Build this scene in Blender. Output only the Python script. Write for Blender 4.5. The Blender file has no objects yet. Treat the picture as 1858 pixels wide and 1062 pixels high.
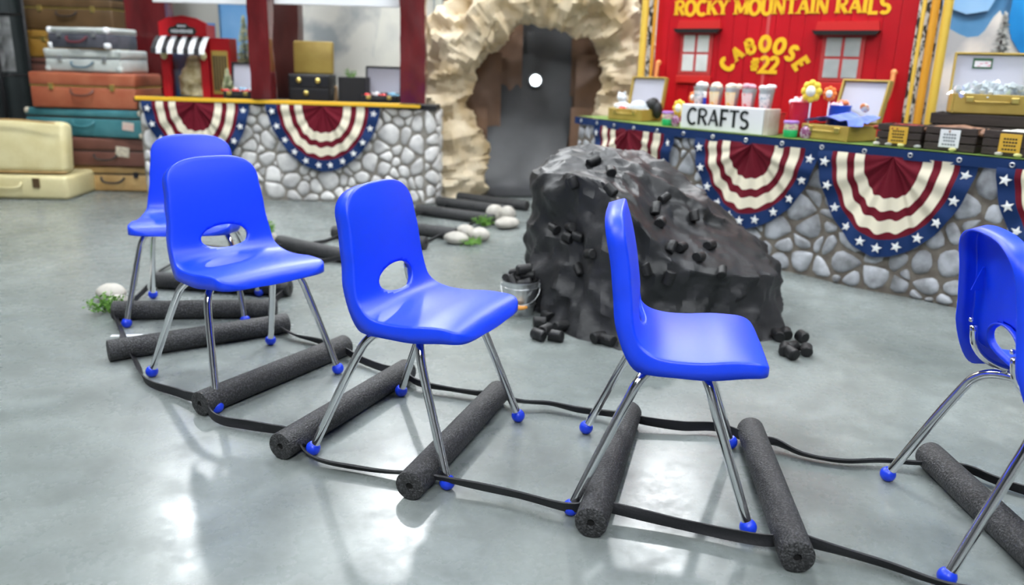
import bpy, bmesh, math, random
from mathutils import Vector, Matrix, noise, Euler
pi = math.pi
R = math.radians
scene = bpy.context.scene
col = scene.collection

# ------------------------------------------------------------------ camera
cam_data = bpy.data.cameras.new('camera')
cam_data.lens = 28.0
cam_data.sensor_width = 36.0
cam_data.clip_start = 0.02
cam_data.dof.use_dof = True
cam_data.dof.focus_distance = 1.98
cam_data.dof.aperture_fstop = 2.4
cam = bpy.data.objects.new('camera', cam_data)
cam.matrix_world = (Matrix.Translation((0, 0, 1.0)) @ Matrix.Rotation(R(90 - 15.756), 4, 'X')
                    @ Matrix.Rotation(R(1.6535), 4, 'Z'))
col.objects.link(cam)
scene.camera = cam

# ------------------------------------------------------------------ world, exposure
world = bpy.data.worlds.new('world')
scene.world = world
world.use_nodes = True
world.node_tree.nodes['Background'].inputs[0].default_value = (0.85, 0.92, 1.0, 1)
world.node_tree.nodes['Background'].inputs[1].default_value = 0.30
scene.view_settings.view_transform = 'Standard'
scene.view_settings.look = 'None'
scene.view_settings.gamma = 1.0
scene.view_settings.use_curve_mapping = False
scene.view_settings.exposure = -0.10
scene.cycles.use_denoising = True
scene.cycles.max_bounces = 8

# ceiling lamps of the hall, then added fill panels: (x, y, size x, size y, strength)
CEIL = 4.4
LAMPS = [(0.7, 4.2, 0.9, 0.9, 56), (-2.7, 4.2, 0.9, 0.9, 64), (3.2, 3.2, 0.9, 0.9, 46),
         (-2.4, 0.6, 1.2, 1.2, 34), (2.4, 0.4, 1.2, 1.2, 25), (0.0, -2.6, 1.4, 1.4, 56), (-1.0, 6.95, 0.9, 0.9, 50)]  # unseen panels added as fill for camera-facing surfaces and the back wall
# theatre spots on the bar above the backdrops: (x, y, z, aim, watts)
SPOTS = [(-1.15, 7.9, 3.9, (-0.3, 1.9, 0.0), 360), (1.75, 7.9, 3.9, (0.0, 1.9, 0.0), 360), (-3.4, 7.6, 3.9, (-0.6, 2.0, 0), 260)]

# ------------------------------------------------------------------ materials
MATS = {}
def mat(name, color, rough=0.5, metal=0.0, spec=0.5, noise_scale=None, color2=None, bump=0.0, bump_scale=None,
        emit=None, estr=1.0, trans=0.0, coat=0.0, alpha=1.0, rnd=0.0, ramp=(0.35, 0.65), detail=4.0, sheen=0.0, stretch=None):
    if name in MATS:
        return MATS[name]
    m = bpy.data.materials.new(name)
    m.use_nodes = True
    nt = m.node_tree
    b = nt.nodes['Principled BSDF']
    b.inputs['Base Color'].default_value = (*color, 1)
    b.inputs['Roughness'].default_value = rough
    b.inputs['Metallic'].default_value = metal
    b.inputs['Specular IOR Level'].default_value = spec
    b.inputs['Transmission Weight'].default_value = trans
    b.inputs['Coat Weight'].default_value = coat
    b.inputs['Alpha'].default_value = alpha
    if sheen:
        b.inputs['Sheen Weight'].default_value = sheen
    if emit:
        b.inputs['Emission Color'].default_value = (*emit, 1)
        b.inputs['Emission Strength'].default_value = estr
    tc = nt.nodes.new('ShaderNodeTexCoord')
    src = tc.outputs['Object']
    if stretch:
        mp = nt.nodes.new('ShaderNodeMapping')
        mp.inputs['Scale'].default_value = stretch
        nt.links.new(src, mp.inputs[0])
        src = mp.outputs[0]
    last = None
    if noise_scale:
        n = nt.nodes.new('ShaderNodeTexNoise')
        n.inputs['Scale'].default_value = noise_scale
        n.inputs['Detail'].default_value = detail
        nt.links.new(src, n.inputs['Vector'])
        r = nt.nodes.new('ShaderNodeValToRGB')
        r.color_ramp.elements[0].position = ramp[0]
        r.color_ramp.elements[1].position = ramp[1]
        r.color_ramp.elements[0].color = (*color, 1)
        r.color_ramp.elements[1].color = (*(color2 or color), 1)
        nt.links.new(n.outputs['Fac'], r.inputs[0])
        last = r.outputs[0]
        nt.links.new(last, b.inputs['Base Color'])
    if rnd:
        oi = nt.nodes.new('ShaderNodeObjectInfo')
        mr = nt.nodes.new('ShaderNodeMapRange')
        mr.inputs['To Min'].default_value = 1 - rnd
        mr.inputs['To Max'].default_value = 1 + rnd
        nt.links.new(oi.outputs['Random'], mr.inputs[0])
        hsv = nt.nodes.new('ShaderNodeHueSaturation')
        if last:
            nt.links.new(last, hsv.inputs['Color'])
        else:
            hsv.inputs['Color'].default_value = (*color, 1)
        nt.links.new(mr.outputs[0], hsv.inputs['Value'])
        nt.links.new(hsv.outputs[0], b.inputs['Base Color'])
    if bump:
        n2 = nt.nodes.new('ShaderNodeTexNoise')
        n2.inputs['Scale'].default_value = bump_scale or 60
        n2.inputs['Detail'].default_value = 3
        nt.links.new(src, n2.inputs['Vector'])
        bp = nt.nodes.new('ShaderNodeBump')
        bp.inputs['Strength'].default_value = bump
        bp.inputs['Distance'].default_value = 0.01
        nt.links.new(n2.outputs['Fac'], bp.inputs['Height'])
        nt.links.new(bp.outputs[0], b.inputs['Normal'])
    MATS[name] = m
    return m

M_blue = mat('blue plastic', (0.0, 0.050, 0.86), rough=0.42, spec=0.6, bump=0.05, bump_scale=420)
M_blue_glide = mat('blue nylon', (0.01, 0.05, 0.72), rough=0.35)
M_chrome = mat('chrome', (0.80, 0.81, 0.83), rough=0.10, metal=1.0)
M_foam = mat('black foam', (0.012, 0.012, 0.013), rough=0.55, spec=0.55, noise_scale=190, color2=(0.085, 0.086, 0.090), bump=0.6, bump_scale=230, ramp=(0.45, 0.72), detail=2)
M_bore_shade = mat('black bore shade', (0.005, 0.005, 0.005), rough=0.9)
M_strap = mat('black webbing', (0.012, 0.012, 0.015), rough=0.55, bump=0.15, bump_scale=150)
M_plastic_sheet = mat('black plastic sheet', (0.013, 0.014, 0.015), rough=0.46, spec=0.4, noise_scale=5, color2=(0.030, 0.030, 0.033), bump=0.55, bump_scale=18)
M_coal = mat('black foam coal', (0.008, 0.008, 0.009), rough=0.5, spec=0.45, bump=0.2, bump_scale=90)
M_galv = mat('galvanised steel', (0.72, 0.74, 0.75), rough=0.28, metal=0.9, noise_scale=30, color2=(0.55, 0.57, 0.58))
M_gold = mat('gold card', (0.52, 0.37, 0.09), rough=0.42, metal=0.25, noise_scale=8, color2=(0.45, 0.31, 0.07))
M_brass = mat('brass', (0.78, 0.62, 0.20), rough=0.3, metal=0.9)
M_black = mat('black card', (0.008, 0.008, 0.010), rough=0.55)
M_white = mat('white card', (0.82, 0.83, 0.85), rough=0.45)
M_lilac = mat('pale grey lining', (0.52, 0.52, 0.60), rough=0.5)
M_kraft = mat('kraft paper', (0.52, 0.39, 0.22), rough=0.5, spec=0.4, noise_scale=4, color2=(0.80, 0.69, 0.50), bump=0.4, bump_scale=12)
M_brownpaper = mat('brown paper', (0.15, 0.082, 0.048), rough=0.5, noise_scale=3, color2=(0.23, 0.135, 0.085), bump=0.3, bump_scale=8)
M_blacksheet = mat('black backdrop paper', (0.036, 0.038, 0.042), rough=0.45, noise_scale=4, color2=(0.055, 0.057, 0.062))
M_stone = mat('grey stone', (0.46, 0.455, 0.45), rough=0.5, noise_scale=9, color2=(0.80, 0.79, 0.77), rnd=0.16, bump=0.25, bump_scale=30)
M_stone_blue = mat('blue grey stone', (0.22, 0.225, 0.235), rough=0.55, noise_scale=12, color2=(0.50, 0.52, 0.56), rnd=0.2, bump=0.25, bump_scale=30)
M_mortar = mat('brown grey mortar', (0.20, 0.18, 0.155), rough=0.8, noise_scale=20, color2=(0.30, 0.28, 0.25))
M_mortar_r = mat('umber mortar', (0.12, 0.10, 0.082), rough=0.8, noise_scale=20, color2=(0.20, 0.175, 0.145))
M_burg = mat('burgundy cotton', (0.135, 0.004, 0.014), rough=0.8, spec=0.25, bump=0.1, bump_scale=80)
M_cream = mat('cream cotton', (0.78, 0.72, 0.56), rough=0.75, bump=0.1, bump_scale=80)
M_navy = mat('navy cotton', (0.004, 0.026, 0.110), rough=0.75, spec=0.3, bump=0.1, bump_scale=80)
M_star = mat('white star print', (0.86, 0.87, 0.86), rough=0.6)
M_yellow = mat('yellow trim', (0.85, 0.50, 0.03), rough=0.4)
M_pole = mat('yellow painted pole', (0.78, 0.52, 0.08), rough=0.4)
M_orange = mat('orange yellow pole', (0.72, 0.33, 0.03), rough=0.4)
M_green_edge = mat('green table cover', (0.16, 0.26, 0.05), rough=0.6)
M_red = mat('red caboose boards', (0.55, 0.004, 0.012), rough=0.35, noise_scale=2.5, color2=(0.46, 0.003, 0.010))
M_redtrim = mat('bright red trim', (0.62, 0.02, 0.018), rough=0.4)
M_letter = mat('yellow lettering', (0.88, 0.52, 0.015), rough=0.45)
M_maroon = mat('wet maroon plastic wrap', (0.075, 0.007, 0.008), rough=0.14, spec=0.7, coat=0.4, noise_scale=6, color2=(0.15, 0.014, 0.016), bump=0.7, bump_scale=9, stretch=(1, 1, .35))
M_pebble = mat('pale river pebble', (0.36, 0.34, 0.30), rough=0.65, noise_scale=14, color2=(0.50, 0.48, 0.43), rnd=0.08)
M_moss = mat('green moss', (0.06, 0.19, 0.02), rough=0.7, noise_scale=30, color2=(0.20, 0.40, 0.06))
M_glass = mat('grey window pane', (0.34, 0.37, 0.38), rough=0.15, spec=0.6, noise_scale=4, color2=(0.52, 0.54, 0.54))
M_glass_l = mat('milky window pane', (0.55, 0.57, 0.55), rough=0.15, spec=0.6, noise_scale=5, color2=(0.75, 0.77, 0.76))
M_clear = mat('clear plastic', (0.85, 0.90, 0.92), rough=0.08, trans=0.85)
M_crate = mat('dark brown crate', (0.030, 0.020, 0.017), rough=0.55, noise_scale=12, color2=(0.05, 0.035, 0.03), stretch=(1, 1, 6))
M_ink = mat('dark ink', (0.01, 0.014, 0.014), rough=0.5)

# ------------------------------------------------------------------ mesh helpers
def link(o, parent=None):
    col.objects.link(o)
    if parent is not None:
        o.parent = parent
    return o

def mesh_obj(name, me, m, parent=None, loc=(0, 0, 0), rot=(0, 0, 0)):
    o = bpy.data.objects.new(name, me)
    if m is not None and not me.materials:
        me.materials.append(m)
    o.location = loc
    o.rotation_euler = rot
    return link(o, parent)

class MB:
    """collects verts and faces for one mesh"""
    def __init__(self):
        self.v, self.f = [], []
    def add(self, vs, fs):
        k = len(self.v)
        self.v += [tuple(p) for p in vs]
        self.f += [tuple(i + k for i in t) for t in fs]
        return self
    def box(self, c, s, rz=0.0, rx=0.0, ry=0.0):
        x, y, z = s[0] / 2, s[1] / 2, s[2] / 2
        E = Euler((rx, ry, rz)).to_matrix()
        vs = [Vector(c) + E @ Vector(p) for p in ((-x, -y, -z), (x, -y, -z), (x, y, -z), (-x, y, -z), (-x, -y, z), (x, -y, z), (x, y, z), (-x, y, z))]
        return self.add(vs, [(0, 3, 2, 1), (4, 5, 6, 7), (0, 1, 5, 4), (1, 2, 6, 5), (2, 3, 7, 6), (3, 0, 4, 7)])
    def rbox(self, c, s, b=0.01, rz=0.0, rx=0.0, ry=0.0, seg=2):
        bm = bmesh.new()
        bmesh.ops.create_cube(bm, size=1.0)
        for v in bm.verts:
            v.co = Vector((v.co.x * s[0], v.co.y * s[1], v.co.z * s[2]))
        bmesh.ops.bevel(bm, geom=bm.edges[:], offset=min(b, min(s) * 0.49), segments=seg, affect='EDGES', profile=0.5)
        E = Euler((rx, ry, rz)).to_matrix()
        bm.verts.index_update()
        self.add([Vector(c) + E @ v.co for v in bm.verts], [[v.index for v in f.verts] for f in bm.faces])
        bm.free()
        return self
    def tube(self, pts, r, n=10, cap=True, twist=None):
        pts = [Vector(p) for p in pts]
        rs = r if isinstance(r, (list, tuple)) else [r] * len(pts)
        k = len(self.v)
        up = None
        for i, p in enumerate(pts):
            t = (pts[min(i + 1, len(pts) - 1)] - pts[max(i - 1, 0)]).normalized()
            if up is None:
                up = t.orthogonal().normalized()
            up = (up - t * up.dot(t)).normalized()
            sd = t.cross(up)
            for j in range(n):
                a = 2 * pi * j / n
                self.v.append(tuple(p + (up * math.cos(a) + sd * math.sin(a)) * rs[i]))
        for i in range(len(pts) - 1):
            for j in range(n):
                a, b = k + i * n + j, k + i * n + (j + 1) % n
                self.f.append((a, b, b + n, a + n))
        if cap:
            self.f.append(tuple(k + j for j in range(n))[::-1])
            e = k + (len(pts) - 1) * n
            self.f.append(tuple(e + j for j in range(n)))
        return self
    def lathe(self, prof, c=(0, 0, 0), n=24, cap=True):
        k = len(self.v)
        for (r, z) in prof:
            for j in range(n):
                a = 2 * pi * j / n
                self.v.append((c[0] + r * math.cos(a), c[1] + r * math.sin(a), c[2] + z))
        for i in range(len(prof) - 1):
            for j in range(n):
                a, b = k + i * n + j, k + i * n + (j + 1) % n
                self.f.append((a, b, b + n, a + n))
        if cap:
            self.f.append(tuple(k + j for j in range(n))[::-1])
            e = k + (len(prof) - 1) * n
            self.f.append(tuple(e + j for j in range(n)))
        return self
    def prism(self, poly, y0, y1):
        """polygon in x,z extruded along y from y0 (front) to y1"""
        n = len(poly)
        vs = [(p[0], y0, p[1]) for p in poly] + [(p[0], y1, p[1]) for p in poly]
        fs = [tuple(range(n)), tuple(range(2 * n - 1, n - 1, -1))]
        fs += [(i, i + n, (i + 1) % n + n, (i + 1) % n) for i in range(n)]
        return self.add(vs, fs)
    def ball(self, c, r, n=12, m=8, s=(1, 1, 1)):
        k = len(self.v)
        self.v.append((c[0], c[1], c[2] + r * s[2]))
        for i in range(1, m):
            a = pi * i / m
            for j in range(n):
                b = 2 * pi * j / n
                self.v.append((c[0] + r * s[0] * math.sin(a) * math.cos(b), c[1] + r * s[1] * math.sin(a) * math.sin(b), c[2] + r * s[2] * math.cos(a)))
        self.v.append((c[0], c[1], c[2] - r * s[2]))
        e = len(self.v) - 1
        for j in range(n):
            self.f.append((k, k + 1 + j, k + 1 + (j + 1) % n))
            for i in range(m - 2):
                a, b = k + 1 + i * n + j, k + 1 + i * n + (j + 1) % n
                self.f.append((a, a + n, b + n, b))
            self.f.append((k + 1 + (m - 2) * n + j, e, k + 1 + (m - 2) * n + (j + 1) % n))
        return self
    def grid(self, nu, nv, fn, close_u=False):
        k = len(self.v)
        for i in range(nu):
            for j in range(nv):
                self.v.append(tuple(fn(i, j)))
        for i in range(nu if close_u else nu - 1):
            for j in range(nv - 1):
                a, b = k + i * nv + j, k + ((i + 1) % nu) * nv + j
                self.f.append((a, b, b + 1, a + 1))
        return self
    def mesh(self, name, smooth=False, fix=False, weld=False):
        me = bpy.data.meshes.new(name)
        me.from_pydata(self.v, [], self.f)
        if fix or weld:
            bm = bmesh.new()
            bm.from_mesh(me)
            if weld:
                bmesh.ops.remove_doubles(bm, verts=bm.verts, dist=1e-5)
            bmesh.ops.recalc_face_normals(bm, faces=bm.faces)
            bm.to_mesh(me)
            bm.free()
        if smooth:
            me.polygons.foreach_set('use_smooth', [True] * len(me.polygons))
            if smooth is not True:
                me.set_sharp_from_angle(angle=R(smooth))
        me.update()
        return me
    def obj(self, name, m, parent=None, smooth=False, loc=(0, 0, 0), rot=(0, 0, 0), fix=False, weld=False):
        return mesh_obj(name, self.mesh(name, smooth, fix, weld), m, parent, loc, rot)

def tag(o, label=None, cat=None, group=None, kind=None):
    if label: o['label'] = label
    if cat: o['category'] = cat
    if group: o['group'] = group
    if kind: o['kind'] = kind
    return o

def thing(name, label, cat, loc=(0, 0, 0), rz=0.0, group=None):
    o = bpy.data.objects.new(name, None)
    o.empty_display_size = 0.05
    o.location = loc
    o.rotation_euler = (0, 0, rz)
    link(o)
    return tag(o, label, cat, group)

def copy_tree(o, parent=None):
    c = o.copy()
    link(c, parent)
    for ch in list(o.children):
        copy_tree(ch, c)
    return c

def bevel(o, w=0.005, seg=2):
    md = o.modifiers.new('bevel', 'BEVEL')
    md.width = w
    md.segments = seg
    md.limit_method = 'ANGLE'
    return o

def crom(pts, n):
    """Catmull-Rom through pts, n samples evenly spaced by length"""
    P = [Vector(p) for p in pts]
    P = [P[0] * 2 - P[1]] + P + [P[-1] * 2 - P[-2]]
    out = []
    for i in range(1, len(P) - 2):
        for k in range(24):
            t = k / 24
            a, b, c, d = P[i - 1], P[i], P[i + 1], P[i + 2]
            out.append(0.5 * ((2 * b) + (c - a) * t + (2 * a - 5 * b + 4 * c - d) * t * t + (3 * b - a - 3 * c + d) * t ** 3))
    out.append(P[-2])
    L = [0]
    for i in range(1, len(out)):
        L.append(L[-1] + (out[i] - out[i - 1]).length)
    res, j = [], 0
    for i in range(n):
        s = L[-1] * i / (n - 1)
        while j < len(L) - 2 and L[j + 1] < s:
            j += 1
        t = (s - L[j]) / max(1e-9, L[j + 1] - L[j])
        res.append(out[j].lerp(out[j + 1], min(1, t)))
    return res

def lerp_table(tab, x):
    if x <= tab[0][0]: return tab[0][1]
    for (a, b), (c, d) in zip(tab, tab[1:]):
        if x <= c:
            t = (x - a) / (c - a)
            t = t * t * (3 - 2 * t)
            return b + (d - b) * t
    return tab[-1][1]

def ridged(p, sc, octs=3):
    v, a, tot = 0, 1, 0
    q = Vector(p) * sc
    for _ in range(octs):
        v += a * (1 - 2 * abs(noise.noise(q)))
        tot += a
        a *= 0.5
        q = q * 2.1 + Vector((3.1, 1.7, 5.3))
    return v / tot

# ------------------------------------------------------------------ the hall
m_floor = bpy.data.materials.new('polished concrete')
m_floor.use_nodes = True
nt = m_floor.node_tree
bs = nt.nodes['Principled BSDF']
tc = nt.nodes.new('ShaderNodeTexCoord')
def n_noise(scale, detail=6, rough=0.6, dist=0.0):
    n = nt.nodes.new('ShaderNodeTexNoise')
    n.inputs['Scale'].default_value = scale
    n.inputs['Detail'].default_value = detail
    n.inputs['Roughness'].default_value = rough
    n.inputs['Distortion'].default_value = dist
    nt.links.new(tc.outputs['Object'], n.inputs['Vector'])
    return n
def n_ramp(src, p0, c0, p1, c1):
    r = nt.nodes.new('ShaderNodeValToRGB')
    r.color_ramp.elements[0].position = p0
    r.color_ramp.elements[1].position = p1
    r.color_ramp.elements[0].color = c0
    r.color_ramp.elements[1].color = c1
    nt.links.new(src, r.inputs[0])
    return r
n1, n2, n3 = n_noise(1.3, 5, 0.6, 0.6), n_noise(9, 6, 0.7), n_noise(70, 4, 0.6)
c1 = n_ramp(n1.outputs['Fac'], 0.32, (0.165, 0.187, 0.181, 1), 0.68, (0.275, 0.300, 0.293, 1))
c2 = n_ramp(n2.outputs['Fac'], 0.30, (0.66, 0.67, 0.66, 1), 0.72, (1.06, 1.07, 1.07, 1))
c3 = n_ramp(n3.outputs['Fac'], 0.30, (0.92, 0.92, 0.92, 1), 0.65, (1.02, 1.02, 1.02, 1))
def mul(a, b):
    x = nt.nodes.new('ShaderNodeMix')
    x.data_type = 'RGBA'
    x.blend_type = 'MULTIPLY'
    x.inputs['Factor'].default_value = 1
    nt.links.new(a, x.inputs[6])
    nt.links.new(b, x.inputs[7])
    return x.outputs[2]
nt.links.new(mul(mul(c1.outputs[0], c2.outputs[0]), c3.outputs[0]), bs.inputs['Base Color'])
rr = n_ramp(n2.outputs['Fac'], 0.3, (0.36, 0.36, 0.36, 1), 0.7, (0.20, 0.20, 0.20, 1))
nt.links.new(rr.outputs[0], bs.inputs['Roughness'])
bs.inputs['Specular IOR Level'].default_value = 0.38

X0, X1, Y0, Y1 = -6.5, 6.5, -5.0, 8.4
fl = MB().box(((X0 + X1) / 2, (Y0 + Y1) / 2, -0.05), (X1 - X0, Y1 - Y0, 0.1)).obj('floor', m_floor)
tag(fl, 'polished grey concrete floor', kind='structure')
M_wallp = mat('cream painted wall', (0.78, 0.75, 0.64), rough=0.6, noise_scale=1.6, color2=(0.84, 0.82, 0.73))
M_walld = mat('grey hall wall', (0.14, 0.145, 0.15), rough=0.7, noise_scale=2, color2=(0.18, 0.185, 0.19))
M_ceil = mat('grey hall ceiling', (0.06, 0.06, 0.065), rough=0.8, noise_scale=1.5, color2=(0.09, 0.09, 0.095))
tag(MB().box((0, Y1 + 0.05, CEIL / 2), (X1 - X0, 0.1, CEIL)).obj('wall_back', M_wallp), 'cream painted back wall', kind='structure')
tag(MB().box((X0 - 0.05, (Y0 + Y1) / 2, CEIL / 2), (0.1, Y1 - Y0, CEIL)).obj('wall_left', M_walld), kind='structure')
tag(MB().box((X1 + 0.05, (Y0 + Y1) / 2, CEIL / 2), (0.1, Y1 - Y0, CEIL)).obj('wall_right', M_walld), kind='structure')
tag(MB().box((0, Y0 - 0.05, CEIL / 2), (X1 - X0, 0.1, CEIL)).obj('wall_front', M_walld), kind='structure')
tag(MB().box((0, (Y0 + Y1) / 2, CEIL + 0.05), (X1 - X0, Y1 - Y0, 0.1)).obj('ceiling', M_ceil), kind='structure')
for i, (x, y, sx, sy, st) in enumerate(LAMPS):
    t = thing('ceiling_or_fill_light', ['square ceiling light panel over the coal heap', 'square ceiling light panel over the left counter', 'square ceiling light panel over the right counter',
              'added square fill light panel left of the chairs', 'added square fill light panel right of the chairs', 'added square fill light panel near the front wall', 'added square fill light panel over the tunnel and left stall'][i], 'light', (x, y, CEIL), 0, 'ceiling light panels')
    fr = MB()
    for s in (-1, 1):
        fr.box((s * (sx / 2 + 0.02), 0, -0.03), (0.04, sy + 0.08, 0.06))
        fr.box((0, s * (sy / 2 + 0.02), -0.03), (sx, 0.04, 0.06))
    fr.obj('frame', M_white, t)
    m = mat('lamp diffuser %d' % st, (0.9, 0.9, 0.9), emit=(0.93, 0.97, 1.0), estr=st)
    MB().box((0, 0, -0.02), (sx, sy, 0.02)).obj('diffuser', m, t)

for i, (x, y, z, aim, pw) in enumerate(SPOTS):
    t = thing('stage_spot', ['theatre spotlight above the tunnel, left of centre', 'theatre spotlight above the caboose', 'theatre spotlight above the left stall'][i], 'spotlight', (x, y, z), 0, 'theatre spotlights over the backdrops')
    q = (Vector(aim) - Vector((x, y, z))).to_track_quat('-Z', 'Y')
    b = MB().lathe([(0.05, 0.26), (0.10, 0.24), (0.14, 0.10), (0.17, 0.0), (0.165, 0.0), (0.13, 0.10), (0.001, 0.20)], n=28)
    c = b.obj('can', M_black, t, smooth=40)
    c.rotation_mode = 'QUATERNION'
    c.rotation_quaternion = q
    MB().tube([(0, 0, 0.2), (0, 0.05, CEIL - z)], 0.015, 8).obj('yoke', M_black, t)
    ld_ = bpy.data.lights.new('spot_bulb', 'SPOT')
    ld_.energy = pw
    ld_.color = (0.95, 0.98, 1.0)
    ld_.spot_size = R(75)
    ld_.spot_blend = 0.7
    ld_.shadow_soft_size = 0.09
    lo = bpy.data.objects.new('spot_bulb', ld_)
    lo.rotation_mode = 'QUATERNION'
    lo.rotation_quaternion = q
    lo.location = q @ Vector((0, 0, -0.02))
    link(lo, t)

# ------------------------------------------------------------------ chairs
def chair_shell():
    prof = crom([(0.420, 0, 0.364), (0.417, 0, 0.377), (0.405, 0, 0.389), (0.375, 0, 0.396), (0.32, 0, 0.395), (0.25, 0, 0.388), (0.19, 0, 0.389),
                 (0.152, 0, 0.400), (0.127, 0, 0.424), (0.115, 0, 0.460), (0.107, 0, 0.52), (0.097, 0, 0.59), (0.084, 0, 0.65), (0.068, 0, 0.699)], 73)
    N = len(prof)
    L = sum((prof[i + 1] - prof[i]).length for i in range(N - 1))
    nv = 49
    # half width along the length (fraction)
    wt = [(0, 0.166), (0.10, 0.178), (0.25, 0.187), (0.42, 0.184), (0.55, 0.170), (0.72, 0.158), (0.88, 0.150), (1.0, 0.146)]
    dt = [(0, 0.002), (0.2, 0.010), (0.45, 0.012), (0.62, 0.016), (1, 0.010)]
    def half(s):
        return lerp_table(wt, s)
    def tangent(i):
        return (prof[min(i + 1, N - 1)] - prof[max(i - 1, 0)]).normalized()
    def surf(sl, y):
        f = max(0, min(N - 1.001, sl / L * (N - 1)))
        i = int(f); k = f - i
        s = f / (N - 1)
        t = tangent(i).lerp(tangent(min(i + 1, N - 1)), k).normalized()
        u = y / half(s)
        dish = lerp_table(dt, s)
        p = prof[i].lerp(prof[i + 1], k) + Vector((0, y, 0))
        return p + Vector((-t.z, 0, t.x)) * (dish * u * u - dish) * 0.9
    HT, NT, HF, NF = 0.080, 3.0, 0.045, 2.4
    def place(sl, u):
        """rounded corners at the top and at the front edge"""
        if sl > L - HT:
            v = (sl - (L - HT)) / HT
            m = max(abs(u), v)
            r = m / max(1e-9, (abs(u) ** NT + v ** NT) ** (1 / NT))
            return L - HT + HT * v * r, u * r
        if sl < HF:
            v = (HF - sl) / HF
            m = max(abs(u), v)
            r = m / max(1e-9, (abs(u) ** NF + v ** NF) ** (1 / NF))
            return HF - HF * v * r, u * r
        return sl, u
    s_hole = None
    for i, p in enumerate(prof):
        if s_hole is None and p.z > 0.451 and p.x < 0.14:
            s_hole = i / (N - 1) * L
    bm = bmesh.new()
    V, UV = [], {}
    for i in range(N):
        row = []
        for j in range(nv):
            sl, u = place(i / (N - 1) * L, -1 + 2 * j / (nv - 1))
            y = u * half(sl / L)
            v = bm.verts.new(surf(sl, y))
            UV[v] = (sl, y)
            row.append(v)
        V.append(row)
    bm.verts.ensure_lookup_table()
    hw, hh = 0.083, 0.042
    for i in range(N - 1):
        for j in range(nv - 1):
            q = (V[i][j], V[i][j + 1], V[i + 1][j + 1], V[i + 1][j])
            cs = sum(UV[v][0] for v in q) / 4 - s_hole
            cy = sum(UV[v][1] for v in q) / 4
            if (cs / hh) ** 2 + (cy / hw) ** 2 < 1:
                continue
            bm.faces.new(q)
    for v in [v for v in bm.verts if not v.link_faces]:
        UV.pop(v)
        bm.verts.remove(v)
    # pull the rim of the opening onto an ellipse
    hole = [v for v in bm.verts if v.is_boundary and abs(UV[v][0] - s_hole) < 0.09 and abs(UV[v][1]) < 0.12]
    for v in hole:
        a = math.atan2((UV[v][0] - s_hole) / hh, UV[v][1] / hw)
        UV[v] = (s_hole + hh * math.sin(a), hw * math.cos(a))
        v.co = surf(*UV[v])
    hs = set(hole)
    near = {v: None for v in bm.verts if v not in hs and not v.is_boundary and abs(UV[v][0] - s_hole) < 0.075 and abs(UV[v][1]) < 0.115}
    for _ in range(6):
        new = {}
        for v in near:
            nb = [e.other_vert(v) for e in v.link_edges]
            new[v] = (sum(UV[n][0] for n in nb) / len(nb), sum(UV[n][1] for n in nb) / len(nb))
        for v in near:
            a = UV[v]
            UV[v] = (a[0] * 0.5 + new[v][0] * 0.5, a[1] * 0.5 + new[v][1] * 0.5)
    for v in near:
        v.co = surf(*UV[v])
    bmesh.ops.recalc_face_normals(bm, faces=bm.faces)
    bm.faces.ensure_lookup_table()
    f0 = min(bm.faces, key=lambda f: (f.calc_center_median() - Vector((0.25, 0, 0.39))).length)
    if f0.normal.z < 0:
        bmesh.ops.reverse_faces(bm, faces=bm.faces)
    bm.normal_update()
    # rims: rounded edge, then the skirt behind and below
    def rim(loop_edges, out_amt, depth_fn, rings):
        edges = list(loop_edges)
        vn = {v: v.normal.copy() for e in edges for v in e.verts}
        vo = {}
        for e in edges:
            f = e.link_faces[0]
            d = (e.verts[1].co - e.verts[0].co)
            o = d.cross(f.normal).normalized()
            if o.dot(f.calc_center_median() - e.verts[0].co) > 0: o = -o
            for v in e.verts:
                vo[v] = vo.get(v, Vector()) + o
        base = {v: v.co.copy() for v in vn}
        root = {v: v for v in vn}
        cur = edges
        for (fo, fd) in rings:
            r = bmesh.ops.extrude_edge_only(bm, edges=cur)
            nvs = [g for g in r['geom'] if isinstance(g, bmesh.types.BMVert)]
            nes = [g for g in r['geom'] if isinstance(g, bmesh.types.BMEdge)]
            old = {}
            for e in nes: pass
            nroot = {}
            for v in nvs:
                for e in v.link_edges:
                    w = e.other_vert(v)
                    if w in root and w not in nvs:
                        nroot[v] = root[w]
            for v in nvs:
                b = nroot[v]
                v.co = base[b] + vo[b].normalized() * (fo * out_amt) + depth_fn(base[b], vn[b]) * fd
            root = nroot
            cur = [e for e in nes if e.verts[0] in nroot and e.verts[1] in nroot and e.is_boundary]
    be = [e for e in bm.edges if e.is_boundary]
    he = [e for e in be if e.verts[0] in hs and e.verts[1] in hs]
    oe = [e for e in be if e not in set(he)]
    def depth(p, n):
        k = max(0, min(1, (p.z - 0.405) / 0.07))
        k = k * k * (3 - 2 * k)
        down = Vector((0, 0, -1)) * max(0.002, p.z - lerp_table([(0.0, 0.350), (0.26, 0.351), (0.42, 0.364)], p.x))
        return down.lerp(-n * 0.040, k)
    rim(oe, 0.0045, depth, [(0.35, 0.012), (0.75, 0.045), (1.0, 0.11), (1.05, 0.5), (1.1, 1.0)])
    rim(he, -0.004, lambda p, n: -n * 0.014, [(0.4, 0.12), (0.8, 0.4), (1.0, 1.0)])
    bmesh.ops.recalc_face_normals(bm, faces=bm.faces)
    me = bpy.data.meshes.new('shell')
    bm.to_mesh(me)
    bm.free()
    me.polygons.foreach_set('use_smooth', [True] * len(me.polygons))
    return me

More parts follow.
